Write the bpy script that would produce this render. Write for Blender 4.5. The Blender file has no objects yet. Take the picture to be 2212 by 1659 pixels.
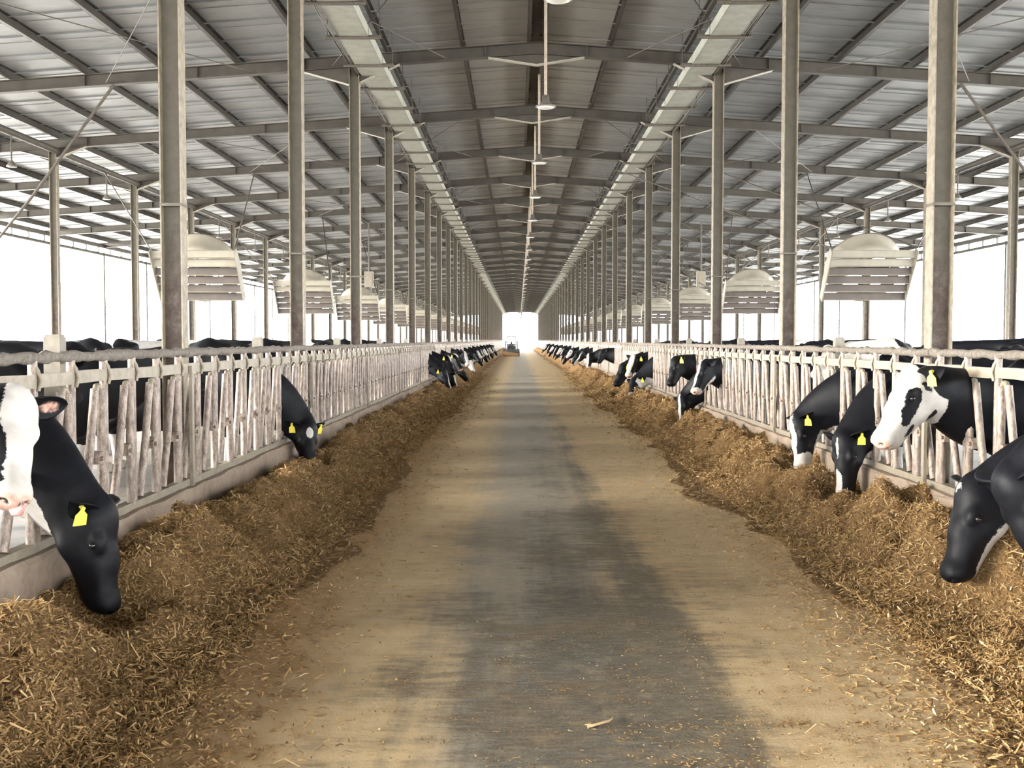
import bpy, math, random
import numpy as np
from mathutils import Vector, Matrix
random.seed(7); rng = np.random.default_rng(11)
scene = bpy.context.scene
COL = scene.collection

# ---------------------------------------------------------------- camera
FPX = 2300.0
CAMX, CAMZ = -0.315, 1.6
cam = bpy.data.cameras.new('camera'); camo = bpy.data.objects.new('camera', cam); COL.objects.link(camo)
cam.sensor_width = 36.0; cam.sensor_fit = 'HORIZONTAL'; cam.lens = 36.0 * FPX / 2212.0
cam.clip_start = 0.05; cam.clip_end = 2000
camo.location = (CAMX, 0, CAMZ)
camo.rotation_euler = (math.radians(90) - math.atan(94.5 / FPX), 0, math.atan(14.0 / FPX))
scene.camera = camo
# ---------------------------------------------------------------- world, sun, exposure
W = bpy.data.worlds.new('overcast_sky'); scene.world = W; W.use_nodes = True
bg = W.node_tree.nodes['Background']; bg.inputs[0].default_value = (0.96, 0.985, 1.0, 1); bg.inputs[1].default_value = 9.0
sun = bpy.data.lights.new('hazy_sun', 'SUN'); suno = bpy.data.objects.new('hazy_sun', sun); COL.objects.link(suno)
sun.energy = 11.0; sun.angle = math.radians(24); sun.color = (1.0, 0.94, 0.82)
suno.location = (-40, -10, 30)
suno.rotation_euler = Vector((1.0, 0.30, -0.27)).to_track_quat('-Z', 'Y').to_euler()
vs = scene.view_settings
vs.view_transform = 'Standard'; vs.look = 'None'; vs.gamma = 1.0; vs.use_curve_mapping = False; vs.exposure = 1.70
scene.cycles.max_bounces = 8; scene.cycles.diffuse_bounces = 5

# ---------------------------------------------------------------- helpers
def tag(o, label=None, cat=None, group=None, kind=None):
    if label: o['label'] = label
    if cat: o['category'] = cat
    if group: o['group'] = group
    if kind: o['kind'] = kind
    return o
def link(name, data, parent=None, loc=(0, 0, 0), rotz=0.0):
    o = bpy.data.objects.new(name, data); COL.objects.link(o)
    o.location = loc
    if rotz: o.rotation_euler = (0, 0, rotz)
    if parent is not None: o.parent = parent
    return o
def empty(name, loc=(0, 0, 0), rotz=0.0):
    return link(name, None, None, loc, rotz)
def copy_tree(o, parent=None):
    c = o.copy(); COL.objects.link(c); c.parent = parent
    for ch in o.children: copy_tree(ch, c)
    return c
class MB:
    def __init__(s): s.v = []; s.f = []; s.sm = []
    def add(s, vs, fs, smooth=False):
        n = len(s.v); s.v += [tuple(p) for p in vs]; s.f += [tuple(i + n for i in f) for f in fs]; s.sm += [smooth] * len(fs)
        return s
    def box(s, x0, x1, y0, y1, z0, z1):
        return s.add([(x0,y0,z0),(x1,y0,z0),(x1,y1,z0),(x0,y1,z0),(x0,y0,z1),(x1,y0,z1),(x1,y1,z1),(x0,y1,z1)],
                     [(0,3,2,1),(4,5,6,7),(0,1,5,4),(1,2,6,5),(2,3,7,6),(3,0,4,7)])
    def beam(s, a, b, w, h, up=(0, 0, 1)):
        a = Vector(a); b = Vector(b); d = (b - a).normalized(); up = Vector(up)
        r = d.cross(up)
        if r.length < 1e-5: r = d.cross(Vector((1, 0, 0)))
        r.normalize(); u = r.cross(d).normalized()
        P = []
        for c in (a, b):
            for sx, sz in ((-1,-1),(1,-1),(1,1),(-1,1)): P.append(c + r * (sx * w / 2) + u * (sz * h / 2))
        return s.add(P, [(0,1,2,3),(7,6,5,4),(0,4,5,1),(1,5,6,2),(2,6,7,3),(3,7,4,0)])
    def tube(s, pts, r, n=8, caps=True):
        pts = [Vector(p) for p in pts]; R = r if isinstance(r, (list, tuple)) else [r] * len(pts)
        P = []; F = []; prev = None
        for i, p in enumerate(pts):
            d = (pts[min(i + 1, len(pts) - 1)] - pts[max(i - 1, 0)]).normalized()
            ref = prev if prev is not None else (Vector((0, 0, 1)) if abs(d.z) < .9 else Vector((1, 0, 0)))
            x = (ref - d * ref.dot(d)).normalized(); y = d.cross(x); prev = x
            for k in range(n):
                a = 2 * math.pi * k / n; P.append(p + (x * math.cos(a) + y * math.sin(a)) * R[i])
        for i in range(len(pts) - 1):
            for k in range(n):
                k2 = (k + 1) % n; F.append((i*n+k, i*n+k2, (i+1)*n+k2, (i+1)*n+k))
        s.add(P, F, True)
        if caps:
            m = len(pts) - 1
            s.add(P[:n], [tuple(range(n))[::-1]]); s.add(P[m*n:], [tuple(range(n))])
        return s
    def lathe(s, prof, n=24, c=(0, 0, 0), closed=False):
        P = []; F = []
        for (r, z) in prof:
            for k in range(n):
                a = 2 * math.pi * k / n; P.append((c[0] + r * math.cos(a), c[1] + r * math.sin(a), c[2] + z))
        m = len(prof)
        for i in range(m if closed else m - 1):
            j = (i + 1) % m
            for k in range(n):
                k2 = (k + 1) % n; F.append((i*n+k, i*n+k2, j*n+k2, j*n+k))
        return s.add(P, F, True)
    def prism(s, poly, axis, t0, t1):
        # poly: 2D points; axis 'x','y','z' extrusion from t0 to t1
        def mk(p, t):
            return {'x': (t, p[0], p[1]), 'y': (p[0], t, p[1]), 'z': (p[0], p[1], t)}[axis]
        n = len(poly); P = [mk(p, t0) for p in poly] + [mk(p, t1) for p in poly]
        F = [tuple(range(n)), tuple(range(2*n-1, n-1, -1))] + [(i, i+n, (i+1) % n + n, (i+1) % n) for i in range(n)]
        return s.add(P, F)
    def mesh(s, name, mat=None):
        me = bpy.data.meshes.new(name); me.from_pydata(s.v, [], s.f)
        me.polygons.foreach_set('use_smooth', s.sm)
        if mat: me.materials.append(mat)
        me.update(); return me
    def build(s, name, mat, parent=None, loc=(0, 0, 0), rotz=0.0):
        return link(name, s.mesh(name, mat), parent, loc, rotz)
def np_mesh(name, V, F, mat, smooth=True):
    me = bpy.data.meshes.new(name); V = np.asarray(V, np.float32); F = np.asarray(F, np.int32)
    k = F.shape[1]
    me.vertices.add(len(V)); me.vertices.foreach_set('co', V.ravel())
    me.loops.add(F.size); me.loops.foreach_set('vertex_index', F.ravel())
    me.polygons.add(len(F)); me.polygons.foreach_set('loop_start', np.arange(0, F.size, k, dtype=np.int32))
    me.polygons.foreach_set('use_smooth', np.full(len(F), smooth, bool))
    if mat: me.materials.append(mat)
    me.update(calc_edges=True); return me
_U = ['first','second','third','fourth','fifth','sixth','seventh','eighth','ninth']
ORD = _U + ['tenth','eleventh','twelfth','thirteenth','fourteenth','fifteenth','sixteenth','seventeenth','eighteenth','nineteenth']
for _t, _w in (('twenty', 'twentieth'), ('thirty', 'thirtieth'), ('forty', 'fortieth')): ORD += [_w] + [_t + '-' + q for q in _U]

# ---------------------------------------------------------------- materials
def nmat(name):
    m = bpy.data.materials.new(name); m.use_nodes = True; nt = m.node_tree
    return m, nt, nt.nodes['Principled BSDF']
def ramp(nt, fac, stops):
    r = nt.nodes.new('ShaderNodeValToRGB'); e = r.color_ramp.elements
    while len(e) < len(stops): e.new(0.5)
    for i, (p, c) in enumerate(stops): e[i].position = p; e[i].color = (*c, 1)
    nt.links.new(fac, r.inputs[0]); return r.outputs[0]
def noise(nt, vec, scale, detail=4, rough=.6, dist=0.0):
    n = nt.nodes.new('ShaderNodeTexNoise'); n.inputs['Scale'].default_value = scale; n.inputs['Detail'].default_value = detail
    n.inputs['Roughness'].default_value = rough; n.inputs['Distortion'].default_value = dist
    if vec is not None: nt.links.new(vec, n.inputs['Vector'])
    return n.outputs[0]
def pos(nt): return nt.nodes.new('ShaderNodeNewGeometry').outputs['Position']
def objco(nt): return nt.nodes.new('ShaderNodeTexCoord').outputs['Object']
def vscale(nt, v, s):
    m = nt.nodes.new('ShaderNodeVectorMath'); m.operation = 'MULTIPLY'; m.inputs[1].default_value = s; nt.links.new(v, m.inputs[0]); return m.outputs[0]
def mixc(nt, fac, a, b, mode='MIX'):
    m = nt.nodes.new('ShaderNodeMix'); m.data_type = 'RGBA'; m.blend_type = mode
    for sock, val in ((m.inputs[0], fac), (m.inputs[6], a), (m.inputs[7], b)):
        if isinstance(val, (int, float)): sock.default_value = val
        elif isinstance(val, tuple): sock.default_value = (*val, 1)
        else: nt.links.new(val, sock)
    return m.outputs[2]
def mathn(nt, op, a, b=None, clamp=False):
    m = nt.nodes.new('ShaderNodeMath'); m.operation = op; m.use_clamp = clamp
    for i, val in enumerate((a, b)):
        if val is None: continue
        if isinstance(val, (int, float)): m.inputs[i].default_value = val
        else: nt.links.new(val, m.inputs[i])
    return m.outputs[0]
def maprange(nt, v, a, b, c=0.0, d=1.0, smooth=False):
    m = nt.nodes.new('ShaderNodeMapRange'); nt.links.new(v, m.inputs[0])
    if smooth: m.interpolation_type = 'SMOOTHSTEP'
    m.inputs[1].default_value = a; m.inputs[2].default_value = b; m.inputs[3].default_value = c; m.inputs[4].default_value = d
    return m.outputs[0]
def bump(nt, b, h, strength=.3, dist=.01):
    n = nt.nodes.new('ShaderNodeBump'); n.inputs['Strength'].default_value = strength; n.inputs['Distance'].default_value = dist
    nt.links.new(h, n.inputs['Height']); nt.links.new(n.outputs[0], b.inputs['Normal'])
def sepz(nt, v, ax=2):
    s = nt.nodes.new('ShaderNodeSeparateXYZ'); nt.links.new(v, s.inputs[0]); return s.outputs[ax]
def simple(name, c1, c2, scale=8, rough=.6, metal=0.0, bs=.2, bd=.005, detail=5, coords='pos', stretch=None):
    m, nt, b = nmat(name); v = pos(nt) if coords == 'pos' else objco(nt)
    if stretch: v = vscale(nt, v, stretch)
    n = noise(nt, v, scale, detail); c = ramp(nt, n, [(.3, c1), (.7, c2)])
    nt.links.new(c, b.inputs['Base Color']); b.inputs['Roughness'].default_value = rough; b.inputs['Metallic'].default_value = metal
    if bs: bump(nt, b, n, bs, bd)
    return m

M = {}
# road: concrete under trampled tan dust, a darker worn strip along the middle
m, nt, b = nmat('dusty_concrete_road'); P = pos(nt)
x = sepz(nt, P, 0); y = sepz(nt, P, 1)
nb = noise(nt, P, .8, 5, .65); nl = noise(nt, vscale(nt, P, (2.6, .16, 1)), 1.5, 5, .65, .3); nf = noise(nt, P, 60, 4, .7); nm = noise(nt, vscale(nt, P, (1, .8, 1)), 6, 6, .7)
nh = noise(nt, vscale(nt, P, (1.2, 5.0, 1)), 2.6, 6, .72); nh2 = noise(nt, vscale(nt, P, (1.0, 4.0, 1)), 9, 5, .75)
def cen(n, k): return mathn(nt, 'MULTIPLY', mathn(nt, 'SUBTRACT', n, .5), k)
def add(*a):
    r = a[0]
    for q in a[1:]: r = mathn(nt, 'ADD', r, q)
    return r
def bell(c0, w): return maprange(nt, mathn(nt, 'ABSOLUTE', mathn(nt, 'SUBTRACT', x, c0)), 0, w, 1, 0, True)
dust = ramp(nt, nm, [(.25, (.50,.365,.195)), (.55, (.68,.52,.31)), (.8, (.76,.61,.40))])
grey = ramp(nt, nh2, [(.3, (.27,.25,.215)), (.7, (.49,.455,.395))])
dark = ramp(nt, nh2, [(.30, (.058,.056,.050)), (.5, (.12,.112,.098)), (.7, (.27,.245,.205))])
brown = ramp(nt, nh2, [(.3, (.12,.085,.05)), (.7, (.30,.225,.145))])
wg = add(bell(-.15, 1.15), cen(nb, .9), cen(nl, 1.0))
c = mixc(nt, maprange(nt, wg, .25, .85, 0, .9, True), dust, grey)
near = maprange(nt, y, 4.2, 9.5, 1.0, 0.0, True)
wd = add(mathn(nt, 'MULTIPLY', bell(.42, .42), .62), mathn(nt, 'MULTIPLY', bell(-.05, .40), .5), mathn(nt, 'MULTIPLY', mathn(nt, 'MULTIPLY', near, bell(-.1, 1.6)), .95), cen(nh, 1.3), cen(nl, 1.3), cen(nb, 1.9), maprange(nt, y, 8, 26, 0, -.35))
wdm = maprange(nt, wd, .18, 1.0, 0, .9, True)
c = mixc(nt, wdm, c, dark)
wb = mathn(nt, 'MULTIPLY', maprange(nt, add(nb, cen(nh, .7)), .46, .64, 0, .75, True), mathn(nt, 'MULTIPLY', bell(.1, 1.8), maprange(nt, y, 5, 14, 1, 0, True)))
c = mixc(nt, wb, c, brown)
nbx = cen(nb, .9)
el = maprange(nt, add(x, nbx), -1.05, -1.75, 0, .85, True); er = maprange(nt, add(x, nbx), 1.55, 2.1, 0, .6, True)
c = mixc(nt, mathn(nt, 'MAXIMUM', el, er), c, (.42, .25, .10))
c = mixc(nt, maprange(nt, nm, .52, .72, 0, .38), c, (.60,.47,.29))
c = mixc(nt, maprange(nt, nf, .5, .75, 0, .35), c, (.62,.50,.33))
nt.links.new(c, b.inputs['Base Color']); b.inputs['Roughness'].default_value = .55; bump(nt, b, nf, .25, .008); M['road'] = m
M['alley'] = simple('wet_alley_concrete', (.10,.085,.07), (.22,.19,.16), 3, .55)
M['ground'] = simple('pale_yard_ground', (.55,.53,.48), (.64,.62,.57), .5, .9)
# roof sheets, white lining with dust streaks and brown stains
m, nt, b = nmat('white_roof_sheet'); P = pos(nt)
n1 = noise(nt, vscale(nt, P, (.55, 2.2, 1)), 1.1, 5, .65, .4); n2 = noise(nt, P, .45, 3); n3 = noise(nt, vscale(nt, P, (1.2, 6, 1)), 3, 5)
c = ramp(nt, n3, [(.2, (.215,.226,.232)), (.8, (.295,.31,.318))])
c = mixc(nt, maprange(nt, n1, .57, .78, 0, .85), c, (.13,.10,.07))
c = mixc(nt, maprange(nt, mathn(nt, 'ABSOLUTE', sepz(nt, P, 0)), .3, 3.2, .55, 0), c, (.24,.20,.15))
nt.links.new(c, b.inputs['Base Color']); b.inputs['Roughness'].default_value = .5; M['roof'] = m
M['steel'] = simple('grey_brown_painted_steel', (0.037,0.032,0.025), (0.062,0.053,0.042), 5, .6)
M['purlin'] = simple('galvanised_purlin', (0.030,0.026,0.022), (0.060,0.053,0.044), 4, .5, .2)
# columns: painted steel, rusty and splashed towards the foot
m, nt, b = nmat('dirty_column_steel'); P = pos(nt); z = sepz(nt, P)
n1 = noise(nt, P, 9, 6, .7); n2 = noise(nt, vscale(nt, P, (6, 6, 1.0)), 2.2, 5, .7)
clean = ramp(nt, n1, [(.3, (0.065,0.056,0.041)), (.7, (0.098,0.085,0.064))])
rust = ramp(nt, n1, [(.3, (0.036,0.023,0.016)), (.5, (0.065,0.045,0.035)), (.72, (0.144,0.117,0.096))])
rf = mathn(nt, 'ADD', maprange(nt, z, 1.2, 4.0, .95, -.25), mathn(nt, 'MULTIPLY', mathn(nt, 'SUBTRACT', n2, .5), 1.6))
c = mixc(nt, maprange(nt, rf, .3, .7, 0, 1, True), clean, rust)
nt.links.new(c, b.inputs['Base Color']); b.inputs['Roughness'].default_value = .7; bump(nt, b, n1, .6, .006); M['column'] = m
M['flange2'] = simple('pale_column_flange', (0.125,0.102,0.073), (0.250,0.213,0.159), 14, .65)  # column flanges, mottled and paler than the web
M['flange'] = simple('pale_flange_edge', (0.258,0.237,0.196), (0.351,0.325,0.279), 12, .6)
# fence: pipe with dried manure and dust
m, nt, b = nmat('dusty_fence_pipe'); P = pos(nt)
n1 = noise(nt, vscale(nt, P, (1, 1, .35)), 34, 6, .75); n2 = noise(nt, vscale(nt, P, (3, 3, 1)), 3, 4); n4 = noise(nt, P, 70, 3, .7)
c = ramp(nt, n1, [(.34, (0.062,0.041,0.030)), (.48, (0.180,0.135,0.106)), (.64, (0.352,0.286,0.238))])
c = mixc(nt, maprange(nt, n2, .4, .7, 0, .5), c, (0.229,0.174,0.144))
c = mixc(nt, maprange(nt, n4, .58, .72, 0, .55), c, (0.440,0.396,0.361))
nt.links.new(c, b.inputs['Base Color']); b.inputs['Roughness'].default_value = .45; b.inputs['Metallic'].default_value = .1; bump(nt, b, n1, .8, .006); M['pipe'] = m
M['rail'] = simple('pale_rail', (0.175,0.145,0.105), (0.262,0.226,0.174), 14, .6)
m, nt, b = nmat('manure_crusted_pipe'); P = pos(nt); n1 = noise(nt, P, 28, 6, .8)
c = ramp(nt, n1, [(.3, (0.095,0.074,0.057)), (.55, (0.208,0.178,0.147)), (.75, (0.295,0.264,0.234))]); nt.links.new(c, b.inputs['Base Color']); b.inputs['Roughness'].default_value = .85; bump(nt, b, n1, 1.0, .02); M['crust'] = m
# curb
m, nt, b = nmat('stained_curb_concrete'); P = pos(nt); n1 = noise(nt, P, 3, 6, .7); n2 = noise(nt, P, 26, 4)
c = ramp(nt, n1, [(.25, (0.138,0.099,0.068)), (.5, (0.237,0.178,0.131)), (.75, (0.308,0.242,0.189))]); c = mixc(nt, maprange(nt, n2, .4, .7, 0, .35), c, (0.341,0.272,0.215))
nt.links.new(c, b.inputs['Base Color']); b.inputs['Roughness'].default_value = .85; bump(nt, b, n2, .5, .008); M['curb'] = m
M['concrete'] = simple('short_post_concrete', (0.143,0.126,0.102), (0.224,0.204,0.170), 10, .9)
# feed
m, nt, b = nmat('feed_mix'); P = pos(nt); n1 = noise(nt, P, 55, 5, .75); n2 = noise(nt, P, 3.0, 4, .6)
c = ramp(nt, n1, [(.28, (0.057,0.031,0.011)), (.5, (0.262,0.152,0.057)), (.72, (0.492,0.328,0.148))]); c = mixc(nt, maprange(nt, n2, .4, .65, 0, .35), c, (0.164,0.082,0.029))
nt.links.new(c, b.inputs['Base Color']); b.inputs['Roughness'].default_value = .95; bump(nt, b, n1, 1.0, .025); M['feed'] = m
m, nt, b = nmat('feed_strands'); a = nt.nodes.new('ShaderNodeAttribute'); a.attribute_name = 'tint'
c = ramp(nt, a.outputs['Fac'], [(0, (0.115,0.064,0.023)), (.35, (0.328,0.193,0.074)), (.75, (0.508,0.344,0.156)), (1, (0.656,0.525,0.328))]); nt.links.new(c, b.inputs['Base Color']); b.inputs['Roughness'].default_value = .8; M['straw'] = m
M['tray'] = simple('pale_duct_lining', (0.237,0.237,0.199), (0.330,0.333,0.292), 4, .55)
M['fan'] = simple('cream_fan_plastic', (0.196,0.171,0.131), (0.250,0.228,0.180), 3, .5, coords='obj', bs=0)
M['slat'] = simple('brown_fan_slat', (.048,.036,.030), (.085,.066,.055), 3, .6, coords='obj', bs=0)
M['dark'] = simple('dark_iron', (.035,.03,.027), (.08,.07,.06), 10, .5, .3)
M['rod'] = simple('rusty_rod', (0.050,0.041,0.032), (0.095,0.079,0.063), 20, .6)
m, nt, b = nmat('lamp_lens'); b.inputs['Base Color'].default_value = (.75,.74,.68,1); b.inputs['Roughness'].default_value = .3; M['lens'] = m
M['lampdark'] = simple('lamp_housing', (.10,.09,.08), (.20,.18,.16), 12, .5, .3)
M['lamprod'] = simple('lamp_pipe', (0.238,0.189,0.147), (0.350,0.294,0.238), 12, .6)
M['white_paint'] = simple('white_machine_paint', (.15,.155,.16), (.20,.205,.21), 6, .4)
M['machine_dark'] = simple('dark_machine', (.03,.032,.035), (.07,.07,.075), 6, .5)
M['tyre'] = simple('tyre_rubber', (.02,.02,.02), (.045,.043,.04), 8, .85)
m, nt, b = nmat('yellow_ear_tag'); b.inputs['Base Color'].default_value = (.86,.74,.10,1); b.inputs['Roughness'].default_value = .45; M['tag'] = m
m, nt, b = nmat('cow_eye'); b.inputs['Base Color'].default_value = (.012,.010,.010,1); b.inputs['Roughness'].default_value = .08; M['eye'] = m
# cow coat
m, nt, b = nmat('cow_coat'); O = objco(nt)
a = nt.nodes.new('ShaderNodeAttribute'); a.attribute_name = 'coat'; a2 = nt.nodes.new('ShaderNodeAttribute'); a2.attribute_name = 'pink'
n1 = noise(nt, O, 28, 4, .65); hair = noise(nt, O, 130, 3, .6); n3 = noise(nt, O, 9, 3)
f = mathn(nt, 'ADD', a.outputs['Fac'], mathn(nt, 'MULTIPLY', mathn(nt, 'SUBTRACT', n1, .5), .035))
f = mathn(nt, 'ADD', f, mathn(nt, 'MULTIPLY', mathn(nt, 'SUBTRACT', hair, .5), .010))
sm_ = maprange(nt, f, -.003, .003, 0, 1, True)
blk = ramp(nt, n3, [(.3, (.0035,.0038,.0052)), (.7, (.0075,.0080,.0110))]); wht = ramp(nt, n3, [(.3, (.39,.365,.33)), (.7, (.51,.49,.46))])
c = mixc(nt, sm_, blk, wht)
pk = ramp(nt, n1, [(.3, (.42,.22,.17)), (.7, (.72,.47,.38))])
c = mixc(nt, maprange(nt, mathn(nt, 'ADD', a2.outputs['Fac'], mathn(nt, 'MULTIPLY', mathn(nt, 'SUBTRACT', n1, .5), .03)), -.008, .012, 0, 1, True), c, pk)
nt.links.new(c, b.inputs['Base Color']); b.inputs['Roughness'].default_value = .5; b.inputs['Specular IOR Level'].default_value = .15; bump(nt, b, hair, .3, .004)
M['coat'] = m
# ================================================================ building
S = 5.03; Y1 = 9.0; NF = 38; FY = [Y1 + S * k for k in range(-2, NF - 1)]      # frame lines along the barn
YB, YE = -48.0, FY[-1] + .2
XC, X2, XE, XF = 3.22, 10.78, 17.5, 3.0
SL = .07
def zr(x): return 6.65 - SL * abs(x)      # underside of rafter
RD = .21; PD = .16
def zp(x): return zr(x) + RD              # underside of purlin
def zs(x): return zp(x) + PD              # underside of roof sheet

# ---- floors
o = MB().box(-XF + .02, XF - .02, YB, YE + 40, -.2, 0).build('floor', M['road']); tag(o, 'dusty tan concrete feed road down the middle of the barn', 'floor', kind='structure')
for sd, nm in ((-1, 'left'), (1, 'right')):
    a, c = sorted((sd * (XF + .15), sd * 17.9))
    o = MB().box(a, c, YB, YE, -.2, .12).build('floor_alley', M['alley'])
    tag(o, 'dark concrete cow alley floor behind the %s feed fence' % nm, 'floor', kind='structure')
o = MB().box(-400, 400, -300, 700, -.6, -.22).build('ground', M['ground']); tag(o, 'pale open yard outside the barn', 'ground', kind='structure')

# ---- roof: ridge-to-eave sheets as pieces while they can be told apart, joined further off
ceiling = empty('ceiling'); tag(ceiling, 'low pitched white sheet roof lining on steel purlins', 'ceiling', kind='structure')
PW = S / 5
def panel_mb(mb, sd, y0, full=False):
    xa, xb = sd * .06, sd * 17.75
    n = [(xa, zs(xa)), (xb, zs(xb))]
    def slab(ya, yb, dz0, dz1):
        P = []
        for (xx, zz) in n:
            P += [(xx, ya, zz + dz0), (xx, yb, zz + dz0), (xx, yb, zz + dz1), (xx, ya, zz + dz1)]
        F = [(0,1,2,3),(7,6,5,4),(0,4,5,1),(1,5,6,2),(2,6,7,3),(3,7,4,0)]
        if sd < 0: F = [f[::-1] for f in F]
        mb.add(P, F)
    slab(y0 + .006, y0 + PW - .006, 0, .06)          # sheet, gap = joint
    slab(y0 + .012, y0 + .035, -.028, 0)             # lap rib
    slab(y0 + .34, y0 + .352, -.012, 0)              # shallow swage
    return mb
pan = {sd: panel_mb(MB(), sd, 0).mesh('roof_panel', M['roof']) for sd in (-1, 1)}
NP = 40
for sd in (-1, 1):
    for k in range(NP): link('roof_panel', pan[sd], ceiling, (0, 2.0 + k * PW, 0))
    mb = MB(); y = 2.0 + NP * PW
    while y < YE: panel_mb(mb, sd, y); y += PW
    y = 2.0 - PW
    while y > YB: panel_mb(mb, sd, y); y -= PW
    o = mb.build('roof_panel_run', M['roof'], ceiling); o['kind'] = 'stuff'
mb = MB()
for sd in (-1, 1):
    xa, xb = 0, sd * 18.0
    P = [(xa, YB, zs(0) + .07), (xa, YE, zs(0) + .07), (xb, YE, zs(xb) + .07), (xb, YB, zs(xb) + .07)]; P += [(p[0], p[1], p[2] + .05) for p in P]
    mb.add(P, [(0,1,2,3),(7,6,5,4),(0,4,5,1),(1,5,6,2),(2,6,7,3),(3,7,4,0)])
mb.build('light_seal_sheet', M['roof'], ceiling)  # unseen sheet added over the panels to shut out daylight at the joints
mb = MB().box(-.085, .085, YB, YE, zs(0) - .01, zs(0) + .06); mb.build('ridge_flashing', M['dark'], ceiling)

# ---- purlins (C sections)
def purlin(x, i, side):
    z0 = zp(x); s = 1 if x > 0 else -1
    mb = MB(); mb.box(x - .004, x + .004, YB, YE, z0, z0 + PD)
    xa, xb = sorted((x, x - s * .06)); mb.box(xa, xb, YB, YE, z0, z0 + .008); mb.box(xa, xb, YB, YE, z0 + PD - .008, z0 + PD)
    o = mb.build('purlin', M['purlin'])
    tag(o, '%s steel roof purlin out from the ridge on the %s slope' % (ORD[i] if i < 12 else 'outermost', side), 'purlin', 'roof purlins', 'structure')
for sd, nm in ((-1, 'left'), (1, 'right')):
    xs = [.16] + [1.33 * k for k in range(1, 14)]
    for i, xx in enumerate(xs): 
        if i < 12: purlin(sd * xx, i, nm)
        elif i == 13: purlin(sd * xx, 12, nm)
        else:
            purlin(sd * xx, 11, nm); o = COL.objects[-1]; o['label'] = 'second outermost steel roof purlin on the %s slope' % nm

# ---- rafters, one frame each: two I-section legs, haunches and gussets
def ibeam_x(mb, xa, xb, d, y=0.0, w=.14, t=.012):
    for xx0, xx1 in ((xa, xb),):
        def sl(za0, zb0, za1, zb1, ya, yb):
            P = [(xa, ya, za0), (xa, yb, za0), (xa, yb, za1), (xa, ya, za1), (xb, ya, zb0), (xb, yb, zb0), (xb, yb, zb1), (xb, ya, zb1)]
            F = [(0,1,2,3),(7,6,5,4),(0,4,5,1),(1,5,6,2),(2,6,7,3),(3,7,4,0)]
            mb.add(P, F if xb > xa else [f[::-1] for f in F])
        a, c = zr(xa), zr(xb)
        sl(a, c, a + d, c + d, y - .005, y + .005)
        sl(a, c, a + t, c + t, y - w/2, y + w/2)
        sl(a + d - t, c + d - t, a + d, c + d, y - w/2, y + w/2)
    return mb
raf = {}
for sd in (-1, 1):
    mb = MB(); ibeam_x(mb, 0, sd * 17.7, RD)
    for xx in (.9, 2.4, 4.1, 6.0, 8.0, 10.0, 12.0, 14.0, 16.0): mb.box(sd*xx - .005, sd*xx + .005, -.065, .065, zr(xx) + .01, zr(xx) + RD - .01)
    raf[sd] = mb.mesh('rafter_leg', M['steel'])
mb = MB()
mb.prism([(-.85, zr(.85)), (0, zr(0) - .19), (.85, zr(.85)), (0, zr(0))], 'y', -.005, .005)
hz = MB()
for sd in (-1, 1):
    hz.beam((0, 0, zr(0) - .19), (sd * .85, 0, zr(.85)), .14, .012)
ridge_h = mb.mesh('ridge_haunch', M['steel']); ridge_f = hz.mesh('haunch_flange', M['flange'])
mb = MB(); hf = MB()
for sd in (-1, 1):
    for (xo, xi, dz) in ((XC + .09, XC + .95, .3), (XC - .09, XC - .8, .28), (X2 + .07, X2 + .75, .22), (X2 - .07, X2 - .75, .22)):
        mb.prism([(sd * xo, zr(xo)), (sd * xo, zr(xo) - dz), (sd * xi, zr(xi))], 'y', -.005, .005)
        hf.beam((sd * xo, 0, zr(xo) - dz), (sd * xi, 0, zr(xi)), .12, .012)
knee = mb.mesh('knee_haunch', M['steel']); kneef = hf.mesh('haunch_flange', M['flange'])
for k, y in enumerate(FY):
    r = empty('rafter', (0, y, 0))
    lab = 'steel roof rafter frame spanning the barn, %s from the camera' % ORD[k - 2] if 2 <= k < 50 else ('far steel roof rafter frame beyond the twelfth one' if k >= 14 else 'steel roof rafter frame overhead, %s' % ('just behind the camera', 'just ahead of the camera')[k])
    tag(r, lab, 'rafter', 'roof rafter frames', 'structure')
    for sd in (-1, 1): link('rafter_leg', raf[sd], r)
    link('ridge_haunch', ridge_h, r); link('haunch_flange', ridge_f, r); link('knee_haunch', knee, r); link('haunch_flange', kneef, r)

# ---- columns (H sections: web across the view, flanges at both edges)
def hcol(w, dpt, z0, z1, t=.011):
    web = MB().box(-w/2 + t, w/2 - t, -.004, .004, z0, z1)
    fl = MB()
    for s in (-1, 1):
        xa, xb = sorted((s * w/2, s * (w/2 - t))); fl.box(xa, xb, -dpt/2, dpt/2, z0, z1)
    return web, fl
def colset(x, w, dpt, row, rowname, cat='column'):
    z0, z1 = .1, zr(x)
    web, fl = hcol(w, dpt, z0, z1)
    wm, fm = web.mesh('web', M['column']), fl.mesh('flange', M['flange2'])
    bm_ = MB().box(-w*.85, w*.85, -dpt*.85, dpt*.85, z0, z0 + .02).mesh('base_plate', M['column'])
    cm = MB().box(-w/2 - .004, w/2 + .004, -dpt/2 - .004, dpt/2 + .004, z0 + 2.62, z0 + 2.645).mesh('splice_band', M['column'])
    for k, y in enumerate(FY):
        if k == 0: continue
        c = empty('column', (x, y, 0))
        n = k - 2
        side = 'left' if x < 0 else 'right'
        if n < 0: lab = 'steel column of the %s %s row nearest the camera, out of view' % (side, rowname)
        elif n < 48: lab = '%s steel column of the %s %s row, counted from the camera' % (ORD[n], side, rowname)
        else: lab = 'far steel column of the %s %s row beyond the twelfth' % (side, rowname)
        tag(c, lab, cat, '%s %s columns' % (side, rowname), 'structure')
        link('web', wm, c); link('flange', fm, c); link('base_plate', bm_, c)
        if row == 0: link('splice_band', cm, c)
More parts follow.
